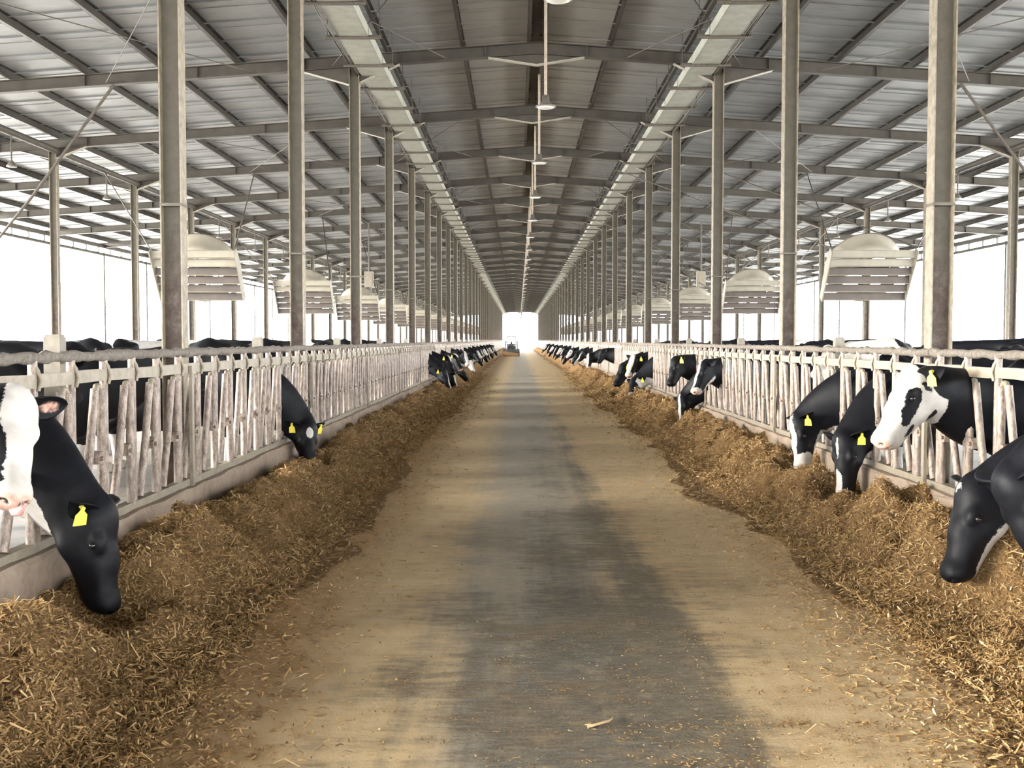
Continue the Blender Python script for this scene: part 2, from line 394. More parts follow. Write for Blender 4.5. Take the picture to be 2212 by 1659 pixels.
for sd in (-1, 1):
    colset(sd * XC, .18, .15, 0, 'inner')
    colset(sd * X2, .17, .14, 1, 'outer')
# eave posts: slim pipes with clips
pm = MB().tube([(0, 0, 0), (0, 0, zr(XE))], .045, 10)
for zz in (1.9, 2.9): pm.tube([(-.1, 0, zz), (.1, 0, zz)], .02, 6)
pm = pm.mesh('eave_post', M['purlin'])
for sd, nm in ((-1, 'left'), (1, 'right')):
    for k, y in enumerate(FY):
        if k < 2: continue
        o = link('eave_post', pm, None, (sd * XE, y, -.2)); n = k - 2
        tag(o, ('%s slim eave post on the %s open side' % (ORD[n], nm)) if n < 48 else 'far slim eave post on the %s open side' % nm, 'post', '%s eave posts' % nm, 'structure')
    # rolled-up curtain pipe and its ties under the eave
    e = empty('curtain_roller', (sd * (XE + .05), 0, 5.16)); tag(e, 'rolled side curtain pipe under the %s eave' % nm, 'curtain', kind='structure')
    MB().tube([(0, YB, 0), (0, YE, 0)], .06, 8).build('roller_pipe', M['purlin'], e)
    tie = MB().box(-.03, .03, -.03, .03, 0, .42).mesh('roller_tie', M['steel'])
    y = 10.0
    while y < 120: link('roller_tie', tie, e, (0, y, 0)); y += 1.25
    # longitudinal pipe and eave strut on the outer column row
    o = MB().tube([(0, YB, 0), (0, YE, 0)], .075, 10).build('outer_beam', M['steel'], None, (sd * (X2 - .12), 0, zr(X2) - .06))
    tag(o, 'long round steel beam along the %s outer column row' % nm, 'beam', kind='structure')
    o = MB().box(-.06, .06, YB, YE, 0, .16).build('eave_strut', M['steel'], None, (sd * XE, 0, zr(XE) - .02)); tag(o, 'long steel eave strut over the %s posts' % nm, 'beam', kind='structure')

# ---- thin roof bracing rods
RODS = ((1.6, 3.6), (3.6, 1.6), (5.0, 7.6), (7.6, 5.0))
for sd, nm in ((-1, 'left'), (1, 'right')):
    ms = [MB().tube([(sd * xa, .1, zr(xa) + .03), (sd * xb, S - .1, zr(xb) + .03)], .009, 5).mesh('brace_rod', M['rod']) for xa, xb in RODS]
    for n, k in enumerate((3, 5, 7, 9)):
        e = empty('roof_bracing', (0, FY[k], 0)); tag(e, '%s set of thin crossed bracing rods under the %s roof slope' % (ORD[n], nm), 'bracing', 'roof bracing rods', 'structure')
        for q in ms: link('brace_rod', q, e)
# ================================================================ feed curbs, headlock fences, short posts
for sd, nm in ((-1, 'left'), (1, 'right')):
    mb = MB(); ys = [YB]
    y = 2.0
    while y < 60: ys.append(y); y += .25
    while y < YE: ys.append(y); y += 3.0
    ys.append(YE)
    prof = [(-.10, 0), (-.105, .25), (-.10, .40), (-.085, .43), (.13, .435), (.15, .12)]
    P = []; F = []; n = len(prof)
    for y in ys:
        for j, (u, z) in enumerate(prof):
            jz = (random.random() - .5) * (.022 if z > .3 else .0); ju = (random.random() - .5) * (.014 if u < 0 else 0)
            P.append((sd * (XF + u + ju), y, z + jz))
    for i in range(len(ys) - 1):
        for j in range(n - 1):
            f = (i*n+j, i*n+j+1, (i+1)*n+j+1, (i+1)*n+j); F.append(f if sd < 0 else f[::-1])
    mb.add(P, F); mb.add(P[:n], [tuple(range(n))]); mb.add(P[-n:], [tuple(range(n))])
    o = mb.build('feed_curb', M['curb']); tag(o, 'long stained concrete feed curb under the %s headlock fence' % nm, 'curb', kind='structure')

ZB, ZF, ZT = .47, 1.375, 1.50      # bottom rail, front rail, crusted top pipe
U = S / 10
# unit parts (local y along the barn, x = 0 in the fence plane, +x towards the road for the left side)
upm = MB().tube([(0, 0, ZB), (0, 0, ZT)], .028, 8).mesh('upright', M['pipe'])
stm = MB().tube([(0, 0, ZB), (0, 0, 1.285)], .030, 8).mesh('stub_upright', M['pipe'])
dgm = MB().tube([(0, .0, 1.29), (0, -.10, .88), (0, -.235, ZB + .02)], .029, 8).mesh('locking_bar', M['pipe'])
cap = MB().tube([(0, 0, 1.275), (0, .02, 1.31), (0, .05, 1.31), (0, .075, 1.28)], .02, 6).mesh('bar_cap', M['rail'])
plm = MB().prism([(-.08, .815), (.08, .815), (.09, .86), (.06, .89), (-.06, .89), (-.09, .86)], 'x', -.036, .036)
plm.tube([(-.05, -.06, .85), (.055, -.06, .85)], .014, 6); plm = plm.mesh('pivot_plate', M['pipe'])
strap = MB().tube([(.03, 0, ZF - .055), (.045, .004, ZF), (.03, 0, ZF + .055), (0, 0, ZT - .02)], .013, 6).mesh('rail_strap', M['rail'])
def rail_mesh(L, seed):
    r_ = random.Random(seed)
    a = MB(); n = 24
    P = []; F = []
    for i in range(n + 1):
        y = .004 + (L - .008) * i / n; j = (r_.random() - .5) * .008
        for (u, z) in ((-.028, ZF - .038), (.028, ZF - .038), (.028, ZF + .036), (-.028, ZF + .036)): P.append((u, y, z + j))
    for i in range(n):
        for j in range(4):
            k = (j + 1) % 4; F.append((i*4+j, i*4+k, (i+1)*4+k, (i+1)*4+j))
    F += [(0,3,2,1), tuple(n*4+j for j in range(4))]
    a.add(P, [f[::-1] for f in F])
    b_ = MB().tube([(0, .003 + (L - .006) * i / 60, ZT + (r_.random() - .5) * .012) for i in range(61)], [.026 + r_.random() * .016 for i in range(61)], 9)
    c_ = MB().box(-.035, .035, .01, L - .01, .43, ZB + .015)
    return a.mesh('front_rail', M['rail']), b_.mesh('top_pipe', M['crust']), c_.mesh('bottom_rail', M['rail'])
rails = [rail_mesh(S, q) for q in range(3)]
endp = MB().box(.030, .055, .005, .06, .40, ZF + .02).box(.035, .06, .003, .08, .44, .50).mesh('end_post', M['rail'])
def unit_offsets():
    return [U * (i + .5) for i in range(10)]
# joined bars for bays too far to pick them apart
far = MB()
for yo in unit_offsets():
    far.tube([(0, yo + .05, ZB), (0, yo + .05, ZT)], .026, 5, False)
    far.tube([(0, yo - .02, ZB), (0, yo - .02, 1.285)], .025, 5, False)
    far.tube([(0, yo - .05, 1.29), (0, yo - .15, .88), (0, yo - .285, ZB)], .024, 5, False)
    far.box(-.034, .034, yo - .13, yo + .08, .80, .90)
farm = far.mesh('bar_run', M['pipe'])
FY0 = 8.55
NEARB = 6
for sd, nm in ((-1, 'left'), (1, 'right')):
    for k in range(-1, NF - 2):
        y0 = FY0 - S + S * k
        if y0 > YE - 2: break
        p = empty('headlock_panel', (sd * XF, y0, 0))
        if sd > 0: p.scale = (-1, 1, 1)
        n = k + 1
        lab = ('headlock panel out of view beside the camera on the %s' % nm) if k < 0 else (('%s headlock fence panel of the %s feed fence, counted from the camera' % (ORD[k], nm)) if k < 48 else 'far headlock fence panel of the %s feed fence beyond the twelfth' % nm)
        tag(p, lab, 'fence panel', '%s headlock panels' % nm)
        fr, tp, bt = rails[(k + sd) % 3]
        link('front_rail', fr, p); link('top_pipe', tp, p); link('bottom_rail', bt, p); link('end_post', endp, p)
        if -1 <= k < NEARB:
            for i, yo in enumerate(unit_offsets()):
                j = (random.random() - .5) * .02
                link('upright', upm, p, (0, yo + .08, 0)); link('stub_upright', stm, p, (.012, yo, 0))
                link('locking_bar', dgm, p, (-.008, yo - .05 + j, 0)); link('bar_cap', cap, p, (0, yo - .06, 0))
                link('pivot_plate', plm, p, (0, yo - .025, 0)); link('rail_strap', strap, p, (0, yo + .08, 0))
        else:
            o = link('bar_run', farm, p); o['kind'] = 'stuff'
    # short square concrete posts behind the fence
    cp = MB().box(-.05, .05, -.045, .045, .1, 1.62).box(-.044, .044, -.04, .04, 1.62, 1.635).mesh('concrete_post', M['concrete'])
    for k in range(0, NF - 2):
        y = 6.45 + S * k
        o = link('concrete_post', cp, None, (sd * (XF + .13), y, 0))
        tag(o, ('%s short pale concrete post behind the %s feed fence' % (ORD[k], nm)) if k < 48 else 'far short concrete post behind the %s feed fence' % nm, 'post', '%s concrete posts' % nm)

# ================================================================ cable ducts under the roof
for sd, nm in ((-1, 'left'), (1, 'right')):
    t = empty('hanging_duct', (sd * 2.86, 0, 6.27)); tag(t, 'long pale hanging duct along the %s inner column tops' % nm, 'duct')
    seg = MB(); L = S / 3
    seg.box(-.23, .23, .03, L - .03, 0, .012).box(-.235, -.222, .03, L - .03, 0, .16).box(.222, .235, .03, L - .03, 0, .16)
    segm = seg.mesh('duct_sheet', M['tray'])
    bk = MB().box(-.43, .43, -.025, .025, -.035, -.005).box(-.43, .43, .015, .025, -.035, .03)
    bk.tube([(-.4, 0, -.02), (-.4, 0, .60)], .007, 5); bk.tube([(.4, 0, -.02), (.4, 0, .60)], .007, 5); bkm = bk.mesh('hanger_bracket', M['rod'])
    fd = MB()
    y = 1.5; k = 0
    while y < YE:
        if y < 75: link('duct_sheet', segm, t, (0, y, 0)); link('hanger_bracket', bkm, t, (0, y, 0))
        else:
            fd.box(-.23, .23, y + .03, y + L - .03, 0, .012).box(-.43, .43, y - .025, y + .025, -.035, -.005)
        y += L
    o = fd.build('duct_run', M['tray'], t); o['kind'] = 'stuff'
    cb = MB()
    for q in range(3):
        cb.tube([(sd * (.28 + .035 * q), 1 + i * .8, -.0 + .02 * q + random.uniform(-.03, .02)) for i in range(120)], .012, 5)
    cb.build('cable_bundle', M['rod'], t)

# ================================================================ high-bay lamps along the ridge
lp = empty('high_bay_lamp')
MB().tube([(0, 0, .16), (0, 0, 1.72)], .022, 8).build('drop_pipe', M['lamprod'], lp)
MB().lathe([(0, .17), (.05, .17), (.055, .08), (.085, .06), (.09, .03), (.15, .012), (.152, 0), (.13, -.004)], 24).build('lamp_housing', M['lampdark'], lp)
MB().lathe([(.13, .0), (.12, -.014), (.06, -.022), (0, -.024)], 24).build('lamp_lens', M['lens'], lp)
for k in range(36):
    c = lp if k == 0 else copy_tree(lp)
    c.location = (.09, 6.0 + S * k, 5.08)
    tag(c, ('round high-bay lamp on a drop pipe, %s from the camera' % ORD[k]) if k < 48 else 'far round high-bay lamp under the ridge', 'lamp', 'ridge lamps')

# pendant fittings hung from the outer beams
pn = empty('pendant_fitting')
MB().tube([(0, 0, 0), (.0, 0, -.5)], .018, 6).tube([(-.09, 0, .05), (-.05, 0, .12), (0, 0, .10), (0, 0, 0)], .016, 6).build('hanger', M['rod'], pn)
MB().lathe([(0, -.46), (.03, -.48), (.10, -.58), (.10, -.60), (0, -.60)], 12).build('shade', M['lampdark'], pn)
first = True
for sd, nm in ((-1, 'left'), (1, 'right')):
    for k in range(0, 22):
        c = pn if first else copy_tree(pn); first = False
        c.location = (sd * (X2 - .12), 16.8 + S * k, zr(X2) - .16)
        tag(c, ('%s small pendant hanging from the %s outer beam' % (ORD[k], nm)) if k < 48 else 'far small pendant hanging from the %s outer beam' % nm, 'pendant', '%s beam pendants' % nm)

# ================================================================ tilted louvred fans
def make_fan():
    f = empty('cooling_fan')
    # local: x right, z along the panel up, -y = face normal; the whole is tilted about x
    T = Matrix.Rotation(math.radians(36), 4, 'X')       # lower edge swings away
    parts = []
    def put(mb, name, mat):
        o = mb.build(name, mat, f); o.data.transform(T); return o
    mb = MB()
    prof = [(.46, .03), (.60, .03), (.62, .14), (.67, .28), (.72, .34), (.73, .37), (.70, .37), (.62, .30), (.48, .20)]
    mb.lathe(prof, 40, closed=True)
    Rm = Matrix.Rotation(math.radians(-90), 4, 'X')      # axis z -> +y
    mb.v = [tuple(Rm @ Vector(p) + Vector((0, .0, -.20))) for p in mb.v]
    put(mb, 'bell_shroud', M['fan'])
    W2 = .79
    for i in range(6):
        z = .33 - i * .19
        sl = MB().add([(-W2, -.02, z + .045), (W2, -.02, z + .045), (W2, -.10, z - .045), (-W2, -.10, z - .045),
                       (-W2, -.008, z + .050), (W2, -.008, z + .050), (W2, -.085, z - .050), (-W2, -.085, z - .050)],
                      [(0,3,2,1),(4,5,6,7),(0,1,5,4),(1,2,6,5),(2,3,7,6),(3,0,4,7)])
        so = put(sl, 'louvre_slat', M['slat'] if i > 1 else M['fan'])  # top two slats cream, the lower ones darker brown
        lp_ = MB().box(-W2, W2, -.112, -.09, z - .062, z - .048).build('slat_lip', M['fan'], so); lp_.data.transform(T)
    for s in (-1, 1):
        sp = MB(); xa, xb = sorted((s * W2, s * (W2 + .02)))
        sp.prism([(-.13, .40), (.04, .40), (.12, -.02), (.04, -.70), (-.13, -.70)], 'x', xa, xb); put(sp, 'side_panel', M['fan'])
    put(MB().tube([(0, .05, -.2), (0, .34, -.2)], .09, 12), 'motor', M['dark'])
    bl = MB()
    for q in range(3):
        a = q * 2.0944 + .4; c, s_ = math.cos(a), math.sin(a)
        def pt(r, w, y): return (r * c - w * s_, y, -.2 + r * s_ + w * c)
        P = [pt(.07, -.05, .12), pt(.07, .05, .20), pt(.44, .09, .19), pt(.44, -.07, .13)]; P2 = [(p[0], p[1] + .008, p[2]) for p in P]
        bl.add(P + P2, [(0,1,2,3),(7,6,5,4),(0,4,5,1),(1,5,6,2),(2,6,7,3),(3,7,4,0)])
    put(bl, 'fan_blades', M['dark'])
    put(MB().beam((-W2, .10, -.2), (W2, .10, -.2), .04, .03).beam((0, .12, .40), (0, .12, -.70), .04, .03), 'motor_frame', M['slat'])
    return f
fan0 = make_fan(); first = True
for sd, nm in ((-1, 'left'), (1, 'right')):
    for k in range(0, 14):
        y = 20.25 + 2 * S * k
        c = fan0 if first else copy_tree(fan0); first = False
        x = sd * (6.42 if sd < 0 else 6.32); zc = 2.98
        c.location = (x, y, zc); c.rotation_euler = (0, 0, 0)
        tag(c, 'louvred cooling fan hanging out of view on the %s' % nm if k < 0 else (('%s louvred cream cooling fan in the %s row of hanging fans' % (ORD[k], nm)) if k < 48 else 'far louvred cooling fan of the %s row' % nm), 'fan', '%s cooling fans' % nm)
        # hanging rods: up to the rafter behind and to the outer beam
        rd = MB()
        rd.tube([(-sd * .80, -.27, .34), (sd * 7.5 - x, 2 * S * k + Y1 + 4 * S - y, zr(7.5) - zc)], .016, 5)
        rd.tube([(sd * .80, -.27, .34), (sd * (X2 - .12) - x, 6.4, zr(X2) - .06 - zc)], .012, 5)
        rd.build('hanging_rods', M['rod'], c)
    t = MB().tube([(sd * 7.5, Y1 + 2 * S, zr(7.5)), (sd * 9.0, Y1 + 2 * S, 4.15), (sd * 10.7, Y1 + 2 * S, 2.1)], .028, 6).build('tie_rod', M['rod'])
    tag(t, 'dark crusted tie rod slanting from the %s rafter to the outer column' % nm, 'rod', kind='structure')

# control boxes on drop pipes between the fans
for sd, nm in ((-1, 'left'), (1, 'right')):
    e = empty('control_box', (sd * 6.1 - (.1 if sd < 0 else -.75), 42.0, 3.7)); tag(e, 'grey control box hanging on a pipe between the %s fans' % nm, 'control box')
    MB().box(-.17, .17, -.12, .12, 0, .6).build('case', M['fan'], e)
    MB().box(-.14, .14, -.14, -.121, .04, .56).build('box_door', M['rail'], e)
    MB().tube([(0, 0, .6), (0, 0, zr(6.1) - 3.7)], .03, 8).tube([(.1, 0, 0), (.1, .02, -.5), (.3, .05, -1.0)], .02, 6).build('drop_pipe', M['rod'], e)

# ================================================================ skid-steer loader far down the road
ld = empty('skid_steer_loader', (-1.02, 106, 0)); tag(ld, 'small white and dark skid-steer loader pushing feed far down the road', 'loader')
MB().prism([(-.46, .30), (.46, .30), (.44, 1.0), (.36, 1.22), (-.36, 1.22), (-.44, 1.0)], 'y', .35, 2.2).build('body', M['machine_dark'], ld)
cb = MB()
for s in (-1, 1):
    for yy in (.45, 1.5): cb.beam((s * .42, yy, 1.1), (s * .40, yy + .05, 1.95), .10, .10, (0, 1, 0))
    cb.beam((s * .40, .45, 1.95), (s * .40, 1.55, 1.95), .09, .09)
cb.box(-.44, .44, .4, 1.6, 1.90, 2.02); cb.build('cab_frame', M['white_paint'], ld)
MB().box(-.2, .2, .9, 1.4, 1.2, 1.26).lathe([(0, 0), (.09, .02), (.1, .1), (.05, .2), (0, .22)], 10, (0, 1.3, 1.24)).build('seat', M['machine_dark'], ld)
for s in (-1, 1):
    MB().beam((s * .56, 2.1, 1.45), (s * .58, .6, 1.45), .16, .2).beam((s * .58, .6, 1.5), (s * .58, -.2, .45), .18, .24, (0, 1, 0)).build('lift_arm', M['white_paint'], ld)
    for yy in (.45, 1.6):
        wl = MB().lathe([(0, -.12), (.2, -.12), (.35, -.10), (.38, -.05), (.38, .05), (.35, .10), (.2, .12), (0, .12)], 20)
        wl.v = [(p[2] + s * .66, p[0] + yy, p[1] + .38) for p in wl.v]; w_ = wl.build('wheel', M['tyre'], ld)
    MB().lathe([(0, 0), (.06, 0), (.06, .05), (0, .05)], 10, (s * .3, .28, 1.05)).build('head_lamp', M['lens'], ld)
bk = MB().prism([(-.95, .02), (-.25, .02), (-.15, .25), (-.2, .72), (-.26, .72), (-.24, .28), (-.3, .08), (-.95, .06)], 'x', -.8, .8)
for s in (-1, 1): bk.prism([(-.95, .02), (-.2, .02), (-.2, .72)], 'x', s * .8 - .02, s * .8 + .02)
bk.build('bucket', M['machine_dark'], ld)
bm2 = MB(); 
P = []; F = []
for i in range(13):
    for j in range(7):
        u = i / 12; v = j / 6
        P.append((-.85 + 1.6 * u, -1.2 + v * .95, .03 + .5 * math.sin(math.pi * min(1, v * .62)) * (.45 + .55 * (1 - u)) + random.uniform(0, .05)))
for i in range(12):
    for j in range(6): F.append((i*7+j, (i+1)*7+j, (i+1)*7+j+1, i*7+j+1))
o = bm2.add(P, F, True).build('feed_load', M['feed'], ld); o['kind'] = 'stuff'
# ================================================================ feed heaps
def vnoise(x, y, seed, sc):
    r_ = np.random.default_rng(seed); G = r_.random((128, 128)).astype(np.float32)
    x = x / sc; y = y / sc; xi = np.floor(x).astype(int); yi = np.floor(y).astype(int); fx = x - xi; fy = y - yi
    fx = fx * fx * (3 - 2 * fx); fy = fy * fy * (3 - 2 * fy); xi %= 128; yi %= 128; x1 = (xi + 1) % 128; y1 = (yi + 1) % 128
    return (G[xi, yi] * (1-fx) + G[x1, yi] * fx) * (1-fy) + (G[xi, y1] * (1-fx) + G[x1, y1] * fx) * fy
def heap_h(u, y, sd):
    # u: distance from curb face towards the road
    s = 5 if sd < 0 else 9
    wid = 1.0 + .32 * (vnoise(y, y * 0, s, 1.6) - .5) + .18 * (vnoise(y, y*0, s + 1, .5) - .5) - .006 * np.minimum(y, 60)
    if sd > 0: wid = wid + .10
    t = np.clip(u / wid, 0, 2)
    base = np.where(t < 1, (.14 if sd < 0 else .17) + .17 * np.sin(np.pi * np.clip(t * 1.05 + .08, 0, 1)), 0) * np.clip((1 - t) / .55, 0, 1) ** .75
    lum = .26 * (vnoise(u, y, s + 2, .42) - .45) + .17 * (vnoise(u, y, s + 3, .19) - .5) + .085 * (vnoise(u, y, s + 4, .075) - .5)
    k = np.clip((1.0 - t) / .3, 0, 1)
    fine = .012 * (vnoise(u, y, s + 5, .03) - .5) * np.clip((1.3 - t) / .3, 0, 1)
    h = base + lum * k * (1.0 if sd > 0 else .8) + fine
    return np.where(t < 1.25, np.maximum(h, -.004), -.02)
DENT = {-1: [(-2.5, 5.75), (-2.62, 11.85), (-2.3, 31.2), (-2.2, 33.0)], 1: [(2.13, 6.1), (2.40, 5.45), (2.62, 9.68), (2.58, 11.1), (2.52, 18.6), (2.3, 26), (2.3, 28.3)]}
heap_h0 = heap_h
def heap_h(u, y, sd):
    h = heap_h0(u, y, sd)
    for (px, py) in DENT[sd]:
        d2 = ((XF - .09 - u) - abs(px)) ** 2 / .28 ** 2 + (y - py + .22) ** 2 / .50 ** 2
        h = np.where(h > 0, np.maximum(h * (1 - .85 * np.exp(-d2 * d2)), .012), h)
    return h
for sd, nm in ((-1, 'left'), (1, 'right')):
    us = np.arange(0, 1.66, .025)
    ys = np.concatenate([np.arange(3.3, 22, .028), np.arange(22, 45, .08), np.arange(45, 193, .4)])
    Ug, Yg = np.meshgrid(us, ys, indexing='ij'); H = heap_h(Ug, Yg, sd)
    V = np.stack([sd * (XF - .09 - Ug), Yg, H], -1).reshape(-1, 3)
    nu, ny = len(us), len(ys); I = np.arange(nu * ny).reshape(nu, ny)
    F = np.stack([I[:-1, :-1], I[1:, :-1], I[1:, 1:], I[:-1, 1:]], -1).reshape(-1, 4)
    if sd > 0: F = F[:, ::-1]
    if sd < 0: F = F
    o = link('feed_heap', np_mesh('feed_heap', V, F, M['feed'])); tag(o, 'long heap of brown chopped feed along the %s curb' % nm, 'feed', kind='stuff')
    # loose strands lying on it
    N = 95000 if sd > 0 else 80000
    ysn = 3.65 * (1 - rng.random(N) * (1 - (3.65 / 50) ** .9)) ** (-1 / .9)
    uu = np.abs(rng.random(N)) ** 1.0 * 1.15; out = rng.random(N) < .10; uu = np.where(out, 1.0 + np.abs(rng.normal(0, .33, N)), uu); uu = np.clip(uu, 0, 2.4)
    hh = np.maximum(heap_h(uu, ysn, sd), 0)
    L = rng.uniform(.018, .055, N) * np.where(rng.random(N) < .10, 2.4, 1) * np.clip(ysn / 12, 1, 2.2); wdt = rng.uniform(.0035, .009, N) * np.clip(ysn / 9, 1, 3)
    az = rng.uniform(0, 2 * np.pi, N); el = rng.normal(.12, .38, N) * np.where(out, .25, 1)
    d = np.stack([np.cos(az) * np.cos(el), np.sin(az) * np.cos(el), np.sin(el)], -1)
    sidev = np.stack([-np.sin(az), np.cos(az), rng.normal(0, .6, N)], -1); sidev /= np.linalg.norm(sidev, axis=1)[:, None]
    nrm = np.cross(d, sidev); nrm /= np.linalg.norm(nrm, axis=1)[:, None]
    c = np.stack([sd * (XF - .09 - uu), ysn, hh + .004 + .012 * rng.random(N) * ~out], -1)
    bend = (rng.normal(0, .18, N) * L)[:, None] * nrm
    A = c - d * (L / 2)[:, None]; B = c + bend; C = c + d * (L / 2)[:, None]; w2 = sidev * (wdt / 2)[:, None]
    V = np.stack([A - w2, A + w2, B + w2, B - w2, C + w2 * .6, C - w2 * .6], 1).reshape(-1, 3)
    b0 = np.arange(N) * 6; F = np.concatenate([np.stack([b0, b0+1, b0+2, b0+3], -1), np.stack([b0+3, b0+2, b0+4, b0+5], -1)])
    me = np_mesh('feed_strands', V, F, M['straw'], False)
    at = me.attributes.new('tint', 'FLOAT', 'POINT'); tv = np.clip(rng.beta(2.2, 2.4, N) + (.06 if sd > 0 else -.05), 0, 1); at.data.foreach_set('value', np.repeat(tv, 6).astype(np.float32))  # lit right heap tinted paler, shaded left darker: light put into the colour
    st = link('feed_strands', me, o); st['kind'] = 'stuff'
# crumbs scattered over the road
N = 16000
yy = 3.8 * (1 - rng.random(N) * (1 - (3.8 / 40) ** 1.0)) ** (-1 / 1.0)
xx = np.where(rng.random(N) < .55, rng.normal(1.1, .75, N), rng.normal(-.3, 1.2, N))
cl = rng.random(N) < .45; ci = rng.integers(0, 260, N); cxs = np.clip(rng.normal(.7, 1.0, 260), -1.7, 2.0); cys = 3.9 * (1 - rng.random(260) * .75) ** -1.0
xx = np.where(cl, cxs[ci] + rng.normal(0, .07, N), xx); yy = np.where(cl, cys[ci] + rng.normal(0, .025, N), yy); xx = np.clip(xx, -2.2, 2.2)
L = rng.uniform(.004, .018, N) * np.clip(yy / 10, 1, 2) * np.where(rng.random(N) < .06, 1.9, 1); wd = rng.uniform(.0025, .006, N); az = rng.uniform(0, 6.28, N)
d = np.stack([np.cos(az), np.sin(az), rng.normal(0, .12, N)], -1); s_ = np.stack([-np.sin(az), np.cos(az), 0 * az + .25], -1); c = np.stack([xx, yy, 0 * xx + .005], -1)
V = np.stack([c - d*L[:,None]/2 - s_*wd[:,None]/2, c + d*L[:,None]/2 - s_*wd[:,None]/2, c + d*L[:,None]/2 + s_*wd[:,None]/2, c - d*L[:,None]/2 + s_*wd[:,None]/2], 1).reshape(-1, 3)
F = np.arange(N * 4).reshape(-1, 4); me = np_mesh('scattered_crumbs', V, F, M['straw'], False)
at = me.attributes.new('tint', 'FLOAT', 'POINT'); at.data.foreach_set('value', np.repeat(np.clip(rng.beta(1.8, 2.2, N), 0, 1), 4).astype(np.float32))
o = link('scattered_crumbs', me); tag(o, 'loose feed crumbs scattered over the road surface', 'crumbs', kind='stuff')
# the stalk lying in front
sx, sy = .03, 4.37
st = MB().tube([(-.062, -.035, .008), (-.045, -.036, .010), (-.02, -.022, .012), (.005, -.012, .016), (.03, .012, .013), (.045, .04, .012), (.054, .07, .010)], [.005, .007, .006, .006, .005, .004, .002], 6)
st.tube([(-.03, -.026, .008), (-.05, -.012, .008), (-.07, -.012, .006)], [.005, .004, .002], 5); st.tube([(-.05, -.036, .008), (-.06, -.055, .007)], [.004, .002], 5)
o = st.build('dry_stalk', M['straw'], None, (sx, sy, 0)); tag(o, 'pale dry forked stalk lying on the road near the bottom edge', 'stalk')
at = o.data.attributes.new('tint', 'FLOAT', 'POINT'); at.data.foreach_set('value', [.86] * len(o.data.vertices))
# ================================================================ cows
ZC = .12      # level of the alley the cows stand on
def surface_nets(ax, F):
    xs, ys, zs_ = ax; nx, ny, nz = F.shape
    ins = F < 0
    acc = np.zeros((nx-1, ny-1, nz-1, 3), np.float32); cnt = np.zeros((nx-1, ny-1, nz-1), np.float32)
    quads = []
    for a in range(3):
        sl0 = [slice(None)]*3; sl1 = [slice(None)]*3; sl0[a] = slice(0, -1); sl1[a] = slice(1, None)
        A, B = F[tuple(sl0)], F[tuple(sl1)]; cr = (A < 0) != (B < 0); idx = np.argwhere(cr)
        if not len(idx): continue
        fa = A[cr]; fb = B[cr]; t = fa / (fa - fb)
        p = np.stack([xs[idx[:, 0]], ys[idx[:, 1]], zs_[idx[:, 2]]], -1)
        axv = ax[a]; p[:, a] += t * (axv[idx[:, a] + 1] - axv[idx[:, a]])
        b, c = [(1, 2), (2, 0), (0, 1)][a]
        cells = []
        ok = np.ones(len(idx), bool)
        for (db, dc) in ((-1, -1), (0, -1), (0, 0), (-1, 0)):
            q = idx.copy(); q[:, b] += db; q[:, c] += dc
            v = (q[:, b] >= 0) & (q[:, c] >= 0) & (q[:, b] < F.shape[b]-1) & (q[:, c] < F.shape[c]-1); ok &= v
            cells.append(q)
            qq = q[v]; np.add.at(acc, (qq[:, 0], qq[:, 1], qq[:, 2]), p[v]); np.add.at(cnt, (qq[:, 0], qq[:, 1], qq[:, 2]), 1)
        quads.append(([q[ok] for q in cells], (fa < 0)[ok]))
    used = cnt > 0; ids = np.full(cnt.shape, -1, np.int64); ids[used] = np.arange(used.sum())
    V = acc[used] / cnt[used][:, None]; Fs = []
    for cells, flip in quads:
        q = np.stack([ids[c[:, 0], c[:, 1], c[:, 2]] for c in cells], -1)
        q[~flip] = q[~flip][:, ::-1]; Fs.append(q)
    return V, np.concatenate(Fs)
